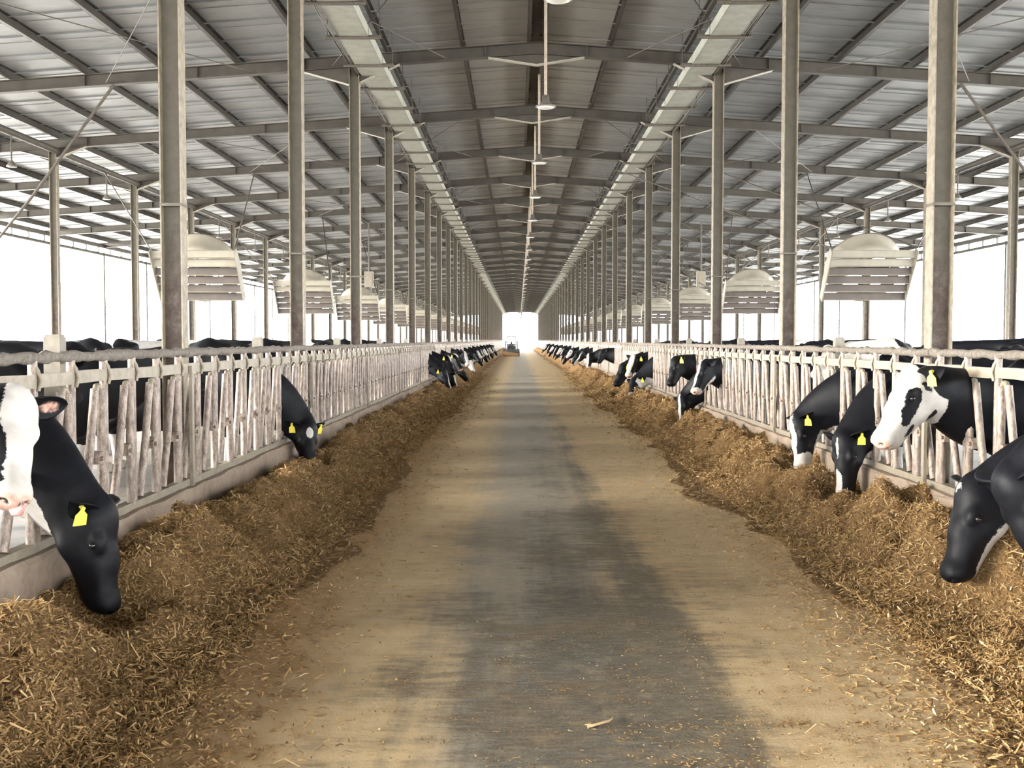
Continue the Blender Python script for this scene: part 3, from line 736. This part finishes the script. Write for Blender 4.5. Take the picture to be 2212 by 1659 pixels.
class SDF:
    def __init__(s): s.pr = []
    def ell(s, c, r, k=.04, R=None, o=None, sub=False): s.pr.append(('e', np.array(c, float), np.array(r, float), k, R, o, sub)); return s
    def cone(s, a, b, ra, rb, k=.05, ysc=1.0, R=None, o=None): s.pr.append(('c', np.array(a, float), np.array(b, float), (ra, rb), k, ysc, R, o)); return s
    def bounds(s, p):
        R, o = (p[4], p[5]) if p[0] == 'e' else (p[6], p[7])
        if p[0] == 'e': pts = [p[1]]; rad = p[2].max()
        else: pts = [p[1], p[2]]; rad = max(p[3])
        if R is not None: pts = [R @ q + o for q in pts]
        pts = np.array(pts); return pts.min(0) - rad, pts.max(0) + rad
    def mesh(s, hf):
        lo = np.full(3, 1e9); hi = -lo
        for p in s.pr:
            if p[0] == 'e' and p[6]: continue
            a, b = s.bounds(p); lo = np.minimum(lo, a); hi = np.maximum(hi, b)
        lo -= .05; hi += .05
        h1, h2, xsplit = hf      # fine step (head side), coarse x step (body), split x
        xb = np.arange(lo[0], xsplit, h2); xf = np.arange(xsplit, hi[0] + h1, h1)
        ax = [np.concatenate([xb, xf]).astype(np.float32), np.arange(lo[1], hi[1] + h1, h1).astype(np.float32), np.arange(lo[2], hi[2] + h1, h1).astype(np.float32)]
        F = np.full([len(a) for a in ax], .25, np.float32)
        for p in s.pr:
            a, b = s.bounds(p); k = p[3] if p[0] == 'e' else p[4]
            i0 = [max(0, np.searchsorted(ax[d], a[d] - k - .03) - 1) for d in range(3)]; i1 = [np.searchsorted(ax[d], b[d] + k + .03) + 1 for d in range(3)]
            sl = tuple(slice(i0[d], i1[d]) for d in range(3))
            if F[sl].size == 0: continue
            G = np.stack(np.meshgrid(ax[0][sl[0]], ax[1][sl[1]], ax[2][sl[2]], indexing='ij'), -1)
            R, o = (p[4], p[5]) if p[0] == 'e' else (p[6], p[7])
            if R is not None: G = (G - o.astype(np.float32)) @ R.astype(np.float32)
            if p[0] == 'e':
                q = (G - p[1].astype(np.float32)); r = p[2].astype(np.float32)
                k0 = np.linalg.norm(q / r, axis=-1); k1 = np.linalg.norm(q / (r * r), axis=-1) + 1e-6; d = k0 * (k0 - 1) / k1
                if p[6]:
                    d = -d; f = F[sl]; h = np.maximum(k - np.abs(f - d), 0) / k; F[sl] = np.maximum(f, d) + h*h*k*.25; continue
            else:
                sc = np.array([1, p[5], 1], np.float32); A = p[1].astype(np.float32) * sc; B = p[2].astype(np.float32) * sc; q = G * sc - A; ba = B - A
                h = np.clip((q @ ba) / max(1e-9, float(ba @ ba)), 0, 1); d = np.linalg.norm(q - h[..., None] * ba, axis=-1) - (p[3][0] + (p[3][1] - p[3][0]) * h)
                d = d / (1 + .5 * (p[5] - 1))
            f = F[sl]; h = np.maximum(k - np.abs(f - d), 0) / k; F[sl] = np.minimum(f, d) - h*h*k*.25
        return surface_nets(ax, F)
def head_prims(sd, R, o, s=1.0):
    def e(c, r, k=.04, sub=False): sd.ell(np.array(c) * s, np.array(r) * s, k * s, R, o, sub)
    def c(a, b, ra, rb, k=.05, ysc=1.0): sd.cone(np.array(a) * s, np.array(b) * s, ra * s, rb * s, k * s, ysc, R, o)
    e((.05, 0, -.015), (.115, .100, .095), .05)
    e((-.005, 0, .035), (.05, .055, .045), .05)                    # poll
    c((.06, 0, -.01), (.27, 0, -.025), .088, .070, .05, 1.0)       # brow to nose bridge
    c((.24, 0, -.03), (.45, 0, -.060), .074, .068, .05)            # nose
    e((.475, 0, -.066), (.062, .082, .072), .04)                   # muzzle
    e((.505, 0, -.040), (.035, .066, .040), .03)
    for q in (-1, 1):
        e((.115, q * .050, -.115), (.125, .045, .105), .05)        # cheek
        e((.165, q * .080, .005), (.055, .032, .036), .03)         # brow ridge
        e((.30, q * .045, -.075), (.12, .03, .05), .05)
    c((.14, 0, -.170), (.42, 0, -.136), .052, .040, .06, .9)       # lower jaw
    e((.445, 0, -.128), (.048, .055, .030), .03)                   # chin
    for q in (-1, 1):
        e((.540, q * .042, -.045), (.026, .020, .014), .012, True) # nostrils
        e((.175, q * .121, -.018), (.026, .018, .018), .012, True) # eye sockets
    e((.53, 0, -.103), (.05, .075, .0045), .006, True)             # mouth line
def ear_geo(q, droop, length=.185):
    # leaf-shaped cupped ear in head frame; q = side
    V = []; F = []; nu, nv = 12, 12
    dv = np.array([-.30, q * .93, droop]); dv /= np.linalg.norm(dv); fw = np.array([.9, q * .25, .25]); fw -= dv * (fw @ dv); fw /= np.linalg.norm(fw); up = np.cross(dv, fw) * q
    base = np.array([.0, q * .072, .002])
    for i in range(nu):
        u = i / (nu - 1); wv = .064 * (math.sin(math.pi * min(1, .18 + u * .82)) ** .75) + .004; th = .016 * (1 - u * .7)
        for j in range(nv):
            a = 2 * math.pi * j / nv; lat = math.cos(a) * wv; dep = math.sin(a) * th
            cup = (lat / max(wv, 1e-4)) ** 2 * wv * .55
            V.append(base + dv * (u * length) + up * lat + fw * (dep + cup - .012))
    for i in range(nu - 1):
        for j in range(nv):
            j2 = (j + 1) % nv; f = (i*nv+j, i*nv+j2, (i+1)*nv+j2, (i+1)*nv+j); F.append(f)
    F.append(tuple([0, 1, 2, 3])); 
    return np.array(V), np.array(F), base + dv * length * .52, fw
def patch(H, c, r, rot=0.0):
    # ellipse field in (x, y or z) coordinates given as 3-d ellipsoid
    d = (H - np.array(c)) / np.array(r); n = np.linalg.norm(d, axis=1); return (1 - n) * min(r)
def build_cow(name, P, d, up, hf=(.011, .03), base=-1, head_p=(), body_p=(), muzzle='pink', tags=(), droop=-.12, earlen=.185, hs=1.0, ear_in=False, tongue=False, lean=0.0, shoulder=-.42, tagsize=1.0):
    """P = poll, d = direction poll->muzzle, up = forehead normal hint, all in cow space
    (x = 0 in the fence plane, +x towards the road, z = 0 at the alley floor)."""
    P = np.array(P, float); d = np.array(d, float); d /= np.linalg.norm(d); up = np.array(up, float); up -= d * (up @ d); up /= np.linalg.norm(up)
    yv = np.cross(up, d); R = np.stack([d, yv, up], 1)
    sd = SDF(); head_prims(sd, R, P, hs)
    # neck along a bezier
    N3 = P + R @ (np.array([.02, 0, -.075]) * hs); N0 = np.array([shoulder - .08, 0, .96]); N1 = np.array([shoulder + .30, P[1] * .25, .90])
    N2 = N3 - d * .12 - up * .02 + (np.array([-.16, 0, .06]) if P[2] < .85 else np.array([-.14, 0, -.16]))
    B = [((1-t)**3)*N0 + 3*((1-t)**2)*t*N1 + 3*(1-t)*t*t*N2 + t**3*N3 for t in np.linspace(0, 1, 9)]; rr = np.interp(np.linspace(0, 1, 9), [0, .35, .7, 1], [.31, .275, .185, .125])
    for i in range(8): sd.cone(B[i], B[i+1], rr[i], rr[i+1], .08, 1.0 + .75 * min(1, i / 2.5))
    X = shoulder
    sd.ell((X - .15, 0, .84), (.34, .265, .40), .1)
    for q in (-1, 1):
        sd.ell((X - .15, q * .15, .92), (.24, .13, .38), .08)
        sd.cone((X - .17, q * .19, .78), (X - .13, q * .19, .42), .105, .062, .06); sd.cone((X - .13, q * .19, .42), (X - .16, q * .19, .10), .052, .042, .03); sd.cone((X - .15, q * .19, .06), (X - .11, q * .19, .045), .058, .055, .02)
        sd.ell((X - 1.36, q * .20, 1.27), (.10, .075, .07), .08)
        sd.cone((X - 1.50, q * .17, .98), (X - 1.33, q * .20, .66), .175, .11, .08); sd.cone((X - 1.33, q * .20, .66), (X - 1.58, q * .18, .46), .095, .062, .05); sd.cone((X - 1.58, q * .18, .46), (X - 1.54, q * .18, .10), .055, .042, .03); sd.cone((X - 1.53, q * .18, .06), (X - 1.48, q * .18, .045), .058, .055, .02)
    sd.ell((X - .75, 0, .87), (.68, .345, .40), .12); sd.ell((X - .95, 0, .80), (.45, .36, .33), .12)
    sd.cone((X - .12, 0, 1.26), (X - 1.45, 0, 1.30), .095, .09, .12); sd.ell((X - 1.45, 0, 1.08), (.32, .26, .28), .1)
    sd.ell((X - 1.24, 0, .60), (.20, .19, .16), .06)
    sd.cone((X - 1.74, 0, 1.27), (X - 1.82, 0, .95), .035, .022, .03); sd.cone((X - 1.82, 0, .95), (X - 1.80, 0, .55), .022, .03, .02)
    V, F = sd.mesh((hf[0], hf[1], -.12))
    nb = len(V)
    # ears
    Vs = [V]; Fs = [F]; n = nb; earc = {}
    for q in (-1, 1):
        ev, ef, ec, efw = ear_geo(q, droop if not isinstance(droop, dict) else droop[q], earlen)
        if q < 0: ef = ef[:, ::-1]
        Vs.append((R @ (ev * hs).T).T + P); Fs.append(ef + n); n += len(ev); earc[q] = (P + R @ (ec * hs), R @ efw)
    V = np.concatenate(Vs); F = np.concatenate(Fs)
    me = np_mesh(name, V, F, M['coat'])
    H = ((V - P) @ R) / hs
    coat = np.full(len(V), .2 * base)
    hd = (np.arange(len(V)) < nb)
    inh = hd & (H[:, 0] > -.10) & (np.linalg.norm(H - np.array([.22, 0, -.05]), axis=1) < .42)
    for (col, c, r) in body_p:
        f = patch(V, c, r); coat = np.maximum(coat, f) if col > 0 else np.minimum(coat, -f)
    for (col, c, r) in head_p:
        f = patch(H, c, r); f = np.where(hd, f, -1); coat = np.maximum(coat, f) if col > 0 else np.minimum(coat, -f)
    # legs, udder and tail tuft pale
    coat = np.maximum(coat, np.where((V[:, 2] < .40) & (V[:, 0] < -.3), (.40 - V[:, 2]), -1))
    coat = np.where(hd, coat, -.2)
    pink = np.full(len(V), -.1)
    if muzzle == 'pink':
        pink = np.where(hd, np.maximum(patch(H, (.535, 0, -.06), (.062, .10, .065)), patch(H, (.47, 0, -.135), (.05, .06, .02))), -.1)
    else: coat = np.where(hd, np.minimum(coat, -patch(H, (.53, 0, -.06), (.075, .11, .08))), coat)
    nos = np.maximum(patch(H, (.540, .042, -.045), (.030, .024, .017)), patch(H, (.540, -.042, -.045), (.030, .024, .017))); pink = np.where(hd, np.minimum(pink, -nos), pink); coat = np.where(hd, np.minimum(coat, -nos), coat)
    coat = np.where(hd, np.minimum(coat, -np.maximum(patch(H, (.175, .112, -.018), (.034, .03, .026)), patch(H, (.175, -.112, -.018), (.034, .03, .026)))), coat)
    if ear_in:
        for q in (-1, 1):
            c_, fwv = earc[q]; f = patch(V, c_ + fwv * .02, (.06, .06, .028)); pink = np.where(~hd, np.maximum(pink, np.where(((V - c_) @ fwv) > -.012, f, -1)), pink)
    for nm_, arr in (('coat', coat), ('pink', pink)):
        at = me.attributes.new(nm_, 'FLOAT', 'POINT'); at.data.foreach_set('value', arr.astype(np.float32))
    extra = []
    ez = MB()
    eyes = []
    for q in (-1, 1):
        c_ = P + R @ (np.array([.175, q * .100, -.018]) * hs); mb = MB()
        mb.lathe([(0, -.0215)] + [(.0215 * math.cos(a), .0215 * math.sin(a)) for a in np.linspace(-1.2, 1.2, 7)] + [(0, .0215)], 12, tuple(c_)); eyes.append(mb.mesh('eye', M['eye']))
    extra += [('eye', e_) for e_ in eyes]
    for q in tags:
        c_, fwv = earc[q]; nrm = np.array([fwv[0], fwv[1], fwv[2] * .3]); nrm /= np.linalg.norm(nrm)
        tz = np.array([0, 0, 1.0]); tx = np.cross(tz, nrm); tx /= np.linalg.norm(tx); tz = np.cross(nrm, tx); k = tagsize
        o_ = c_ + nrm * .028 + np.array([0, 0, .01])
        poly = [(-.008, .0), (.008, .0), (.012, -.018), (.032, -.042), (.036, -.105), (-.036, -.105), (-.032, -.042), (-.012, -.018)]
        mb = MB(); fr = [o_ + tx * (a * k) + tz * (b_ * k) + nrm * .003 for a, b_ in poly]; bk_ = [p - nrm * .006 for p in fr]; m_ = len(poly)
        mb.add(fr + bk_, [tuple(range(m_)), tuple(range(2*m_-1, m_-1, -1))] + [(i, i + m_, (i+1) % m_ + m_, (i+1) % m_) for i in range(m_)])
        mb.tube([o_ - nrm * .02, o_ + nrm * .01], .012, 8)
        extra.append(('ear_tag', mb.mesh('ear_tag', M['tag'])))
    if tongue:
        a = [P + R @ (np.array(c_) * hs) for c_ in ((.48, .01, -.10), (.545, .02, -.085), (.565, .025, -.06), (.56, .03, -.035))]
        extra.append(('tongue', MB().tube(a, [.024, .026, .022, .010], 8).mesh('tongue', M['tongue'])))
    return me, extra
m_, nt_, b_ = nmat('cow_tongue'); b_.inputs['Base Color'].default_value = (.62,.33,.30,1); b_.inputs['Roughness'].default_value = .4; M['tongue'] = m_
def place(name_mesh, side, y, label, group, x=None, rot=None, z=ZC):
    me, extra = name_mesh
    r = 0.0 if side < 0 else math.pi
    if rot is not None: r = rot
    o = link('cow', me, None, (x if x is not None else side * XF, y, z), r)
    for nm_, em in extra: link(nm_, em, o)
    tag(o, label, 'cow', group); return o
def loc(side, y0, p):      # world point -> cow space
    if side < 0: return (p[0] + XF, p[1] - y0, p[2] - ZC)
    return (XF - p[0], y0 - p[1], p[2] - ZC)
def vec(side, v): return (v[0], v[1], v[2]) if side < 0 else (-v[0], -v[1], v[2])
def snap(y):      # a neck gap of the fence, clear of the columns
    c = [8.55 + S / 10 * (round((y - 8.55) / (S / 10)) + q) for q in (-1, 0, 1)]
    c = [v for v in c if abs((v - Y1 + S / 2) % S - S / 2) > .3]
    return min(c, key=lambda v: abs(v - y))
def hero(side, y0, poll, mz, up, label, group=None, **k):
    y0 = snap(y0)
    P = loc(side, y0, poll); d = vec(side, np.array(mz, float) - np.array(poll, float)); u = vec(side, up)
    ln = np.linalg.norm(np.array(mz) - np.array(poll)); k.setdefault('hs', min(1.12, max(.9, ln / .53)))
    return place(build_cow('cow_mesh', P, d, u, **k), side, y0, label, group or ('cows feeding at the left fence' if side < 0 else 'cows feeding at the right fence'))
HF = (.0105, .035); MF = (.015, .04); LF = (.024, .05)
# --- right side, nearest first
hero(1, 5.03, (2.24, 5.50, .88), (2.37, 5.42, .34), (-1, -.3, .1), 'black cow at the right edge, half cut off, nearest on the right fence', hf=HF, tags=(), head_p=[(1, (.50, 0, -.05), (.10, .05, .10))], muzzle='black')
hero(1, 6.25, (2.36, 6.20, .74), (2.13, 6.12, .24), (-1, -.10, .25), 'black cow with pale pink jaw, head down in feed at the right edge', hf=HF, tags=(), droop=.05,
     head_p=[(1, (.33, 0, -.19), (.26, .14, .060)), (1, (.06, .0, .12), (.05, .03, .06)), (-1, (.3, 0, 0.02), (.4, .3, .10))], muzzle='black')
hero(1, 7.85, (2.58, 7.78, 1.33), (2.26, 7.66, .92), (-.75, -.12, .6), 'white-faced cow with black eye patch, head raised over the feed', hf=HF, hs=1.1, tags=(1,), droop=-.05,
     head_p=[(1, (.24, 0, -.05), (.35, .3, .26)), (-1, (.165, .12, -.025), (.078, .075, .062)), (-1, (.245, .11, -.055), (.078, .08, .050)), (-1, (.305, .10, -.080), (.048, .07, .034)), (-1, (.045, .12, -.055), (.02, .06, .05)), (-1, (.335, .08, -.150), (.050, .06, .022)), (-1, (.165, .08, -.215), (.055, .06, .026)), (-1, (-.12, 0, -.16), (.16, .3, .15)), (-1, (-.16, 0, 0), (.13, .3, .13))])
hero(1, 9.92, (2.70, 9.82, .70), (2.62, 9.68, .18), (-.75, -.65, .0), 'black cow with white nose stripe eating below the white-faced cow', hf=HF, tags=(1,), droop=-.05,
     head_p=[(1, (.11, -.02, .09), (.085, .016, .06)), (1, (.42, -.02, .01), (.16, .038, .06)), (1, (.53, -.02, -.05), (.06, .06, .06))])
hero(1, 11.3, (2.64, 11.2, .76), (2.58, 11.1, .25), (-.95, -.25, .1), 'black cow with white forehead and white muzzle, head low in feed', hf=HF, tags=(1,), droop=-.1,
     head_p=[(1, (.28, 0, .08), (.32, .055, .09)), (1, (.45, 0, -.08), (.15, .12, .12)), (1, (.26, 0, -.235), (.34, .14, .075)), (1, (-.05, 0, -.32), (.2, .2, .09))])
hero(1, 17.4, (2.72, 17.3, 1.20), (2.46, 17.1, .78), (-.8, -.2, .6), 'black cow with white blaze and pink muzzle, head raised by fence', hf=MF, tags=(),
     head_p=[(1, (.26, 0, .06), (.34, .040, .10)), (1, (.50, 0, -.08), (.09, .12, .10)), (1, (.25, 0, -.20), (.3, .10, .05))])
hero(1, 19.0, (2.60, 18.85, .58), (2.52, 18.6, .12), (-.7, -.7, .1), 'black cow with broad white blaze eating, neck reaching down from fence', hf=MF, tags=(),
     head_p=[(1, (.26, -.015, .07), (.34, .035, .10)), (1, (.20, 0, -.30), (.14, .2, .08))])
hero(1, 19.9, (2.62, 19.8, 1.22), (2.42, 19.6, .79), (-.8, -.2, .6), 'all black cow with yellow tag, head raised facing the road', hf=MF, tags=(1,), muzzle='black')
hero(1, 26.3, (2.55, 26.1, .62), (2.35, 25.7, .22), (-.6, -.7, .5), 'black and white cow eating with white throat, front of the feeding cluster', hf=LF, tags=(1,), head_p=[(1, (.42, 0, -.08), (.16, .10, .10)), (1, (-.05, 0, -.25), (.25, .2, .14))], body_p=[(1, (.25, 0, .45), (.3, .3, .15))])
hero(1, 27.4, (2.62, 27.0, 1.16), (2.40, 26.7, .72), (-.5, -.8, .5), 'white-blazed cow with tag facing the camera above the cluster', hf=LF, tags=(1,), head_p=[(1, (.22, 0, .07), (.34, .07, .12)), (1, (.48, 0, -.05), (.1, .1, .1))])
hero(1, 28.5, (2.45, 28.0, .92), (2.15, 27.8, .42), (-.8, -.3, .5), 'black cow with big yellow tag, far side of the feeding cluster', hf=LF, tags=(1,), muzzle='black', tagsize=1.4)
# --- left side
hero(-1, 5.03, (-2.76, 5.10, 1.30), (-2.57, 4.76, .93), (.62, -.45, .62), 'white-blazed cow licking its nose at the left edge, head raised', hf=(.0095, .035), tags=(), droop=-.05, ear_in=True, tongue=True, hs=1.08, earlen=.21,
     head_p=[(1, (.25, .05, .06), (.40, .13, .16)), (1, (.52, 0, -.06), (.085, .12, .12)), (-1, (.27, -.13, -.06), (.215, .105, .16)), (-1, (.02, .14, -.04), (.10, .06, .10)), (-1, (.10, .15, -.15), (.16, .09, .12)), (1, (.50, .0, -.15), (.10, .1, .045))])
hero(-1, 6.04, (-2.63, 5.80, .67), (-2.50, 5.76, .13), (.95, -.02, .2), 'black cow with white throat, head down in feed at left', hf=HF, tags=(-1,), droop=-.1, muzzle='black', head_p=[(1, (-.02, 0, -.33), (.17, .2, .10))])
hero(-1, 12.15, (-2.72, 12.05, .62), (-2.64, 11.85, .13), (.55, -.85, .1), 'black cow with white forehead star and two yellow tags, alone at left', hf=HF, tags=(-1, 1), droop=-.2, muzzle='black', head_p=[(1, (.10, 0, .08), (.060, .042, .08))])
far_specs_left = [
 (31.6, (-2.55, 31.4, .70), (-2.30, 31.2, .18), (.7, -.6, .3), 'black cow with white nose eating, nearest of the left cluster', dict(tags=(-1,), head_p=[(1, (.40, .03, .0), (.2, .04, .1))])),
 (32.6, (-2.50, 32.5, 1.05), (-2.22, 32.3, .60), (.8, -.3, .5), 'black cow with yellow tag and white cheek, head up, left cluster', dict(tags=(-1,), muzzle='black', head_p=[(1, (.05, 0, .08), (.12, .05, .08))])),
 (33.8, (-2.45, 33.2, .66), (-2.22, 33.0, .18), (.7, -.5, .3), 'black cow with thin white blaze eating in the left cluster', dict(tags=(-1,), head_p=[(1, (.30, 0, .06), (.3, .035, .1))])),
 (36.6, (-2.50, 36.4, 1.05), (-2.20, 36.2, .62), (.8, -.3, .5), 'black cow with white poll raised behind the left cluster', dict(tags=(-1,), head_p=[(1, (-.02, 0, .08), (.14, .06, .08))])),
 (38.5, (-2.40, 38.3, .60), (-2.10, 38.2, .18), (.8, -.4, .3), 'black cow stretching its head far out into the left feed', dict(muzzle='black')),
 (42.0, (-2.45, 41.8, 1.08), (-2.25, 41.4, .62), (.4, -.9, .4), 'white-blazed cow facing the camera in the far left row', dict(head_p=[(1, (.26, 0, .06), (.34, .06, .12)), (1, (.5, 0, -.05), (.1, .12, .1))])),
 (46.0, (-2.45, 45.8, .75), (-2.2, 45.5, .3), (.5, -.7, .3), 'mostly white faced cow eating in the far left row', dict(head_p=[(1, (.26, 0, -.03), (.34, .15, .14))])),
 (52.0, (-2.45, 51.8, 1.0), (-2.15, 51.6, .6), (.8, -.4, .4), 'black headed cow beyond the white faced ones at left', dict(muzzle='black')),
]
for (y0, p, q, u, lab, k) in far_specs_left: hero(-1, y0, p, q, u, lab, hf=LF, **k)
far_specs_right = [
 (36.9, (2.60, 36.8, 1.22), (2.38, 36.6, .85), (-.8, -.3, .5), 'black cow with head raised alone beyond the right cluster', dict(muzzle='black')),
 (43.0, (2.55, 42.8, 1.0), (2.45, 42.4, .50), (-.3, -.9, .2), 'black cow with wide white face stripe past the raised head', dict(head_p=[(1, (.26, -.05, .04), (.36, .06, .14))])),
 (50.0, (2.45, 49.8, .95), (2.10, 49.6, .45), (-.8, -.3, .5), 'black and white cow reaching over the far right feed', dict(head_p=[(1, (.3, 0, -.15), (.4, .2, .1))])),
]
for (y0, p, q, u, lab, k) in far_specs_right: hero(1, y0, p, q, u, lab, hf=LF, **k)
# --- shared far variants
def pied(seed, n=7, base=-1):
    r_ = random.Random(seed); out = []
    for i in range(n): out.append((r_.choice((1, 1, -1)), (r_.uniform(-2.1, -.2), r_.choice((-.3, .3)), r_.uniform(.6, 1.35)), (r_.uniform(.15, .45), .30, r_.uniform(.15, .4))))
    return out
VAR = []
VAR.append(build_cow('cow_mesh', (.45, 0, .52), (.35, -.15, -.9), (.9, 0, .3), hf=LF, head_p=[(1, (.26, 0, .06), (.34, .05, .12))], body_p=pied(1)))
VAR.append(build_cow('cow_mesh', (.40, 0, .98), (.55, -.3, -.7), (.8, 0, .6), hf=LF, head_p=[(1, (.3, 0, 0), (.3, .07, .14))], body_p=pied(2)))
VAR.append(build_cow('cow_mesh', (.50, .05, .55), (.45, .2, -.85), (.9, 0, .4), hf=LF, body_p=pied(3, 4), muzzle='black', tags=(-1,)))
VAR.append(build_cow('cow_mesh', (.42, 0, .95), (.6, .25, -.65), (.8, 0, .6), hf=LF, head_p=[(1, (.26, 0, -.03), (.34, .15, .14))], body_p=pied(4, 9)))
stand = [build_cow('cow_mesh', (.28, .04, 1.22), (.8, .1, -.55), (.5, 0, .85), hf=LF, body_p=pied(10 + i, n), base=b0, head_p=h, muzzle='pink' if b0 > 0 else 'black') for i, (n, b0, h) in enumerate(((3, -1, ()), (9, -1, [(1, (.26, 0, .06), (.34, .05, .12))]), (12, 1, ()), (5, -1, ())))]
rr_ = random.Random(5)
y = 57.0; i = 0
for sd, nm, ylist in ((-1, 'left', [49, 56, 58.5, 61, 64, 67, 69, 73, 77, 80, 84, 88, 91, 95, 99]), (1, 'right', [47, 55, 58, 63, 66, 68, 72, 76, 79, 84, 89, 93, 98, 104, 110, 118])):
    for j, yy in enumerate(ylist):
        place(VAR[(j * 3 + (sd > 0)) % 4], sd, snap(yy + rr_.uniform(-.3, .3)), 'black and white cow feeding far down the %s fence, %s of the distant ones' % (nm, ORD[j]), 'far feeding cows on the %s' % nm)
# --- cows standing in the alleys behind the fences
WORDS = ['black cow', 'black cow with white patches', 'mostly white cow', 'black cow with pale flank']
NUM = ORD
behind = {
 -1: [(-4.25, 8.05, 1.55, 0), (-6.4, 7.0, 0.3, 0), (-5.0, 10.6, .02, 0), (-7.6, 10.8, 1.9, 3), (-4.2, 14.4, 1.6, 0), (-6.5, 14.6, 2.2, 1), (-4.2, 17.8, 1.5, 1), (-6.6, 18.4, 1.4, 2), (-4.2, 21.2, -1.5, 0), (-6.6, 22.4, .4, 3), (-4.2, 24.6, 1.6, 1), (-4.2, 28.0, 1.5, 0), (-7.5, 29.0, 1.0, 0), (-7.4, 33.5, 2.2, 2), (-9.6, 37.0, 0.3, 0), (-7.2, 41.0, .6, 1), (-8.0, 47.0, 1.5, 3), (-7.8, 55.0, 1.0, 0)],
 1: [(6.3, 6.6, 1.7, 0), (6.4, 10.0, 1.5, 2), (4.2, 14.2, 1.6, 2), (6.4, 13.6, 1.4, 1), (6.5, 17.0, 2.4, 0), (8.6, 16.0, 1.0, 1), (6.5, 20.4, 1.4, 3), (4.2, 23.2, 1.55, 0), (6.6, 24.4, 2.6, 0), (7.6, 28.2, 1.5, 1), (4.2, 32.2, 1.6, 0), (6.9, 34.0, 2.9, 1), (9.0, 38.0, 2.0, 2), (7.2, 41.0, 1.5, 0), (8.4, 47.0, 2.8, 1), (7.4, 52.5, 2.0, 3), (9.2, 58.0, 1.2, 0)]}
for sd, nm in ((-1, 'left'), (1, 'right')):
    for j, (x, yy, rz, v) in enumerate(behind[sd]):
        # the mesh reaches from x = -2.3 to +0.7; put its middle at the given spot
        cx_, cy_ = x + math.cos(rz) * .8, yy + math.sin(rz) * .8
        o = place(stand[v], sd, cy_, '%s standing behind the %s fence, %s from the camera' % (WORDS[v], nm, NUM[j]), 'cows standing in the %s alley' % nm, x=cx_, rot=rz)
        o.scale = (1.06, 1.06, 1.08)
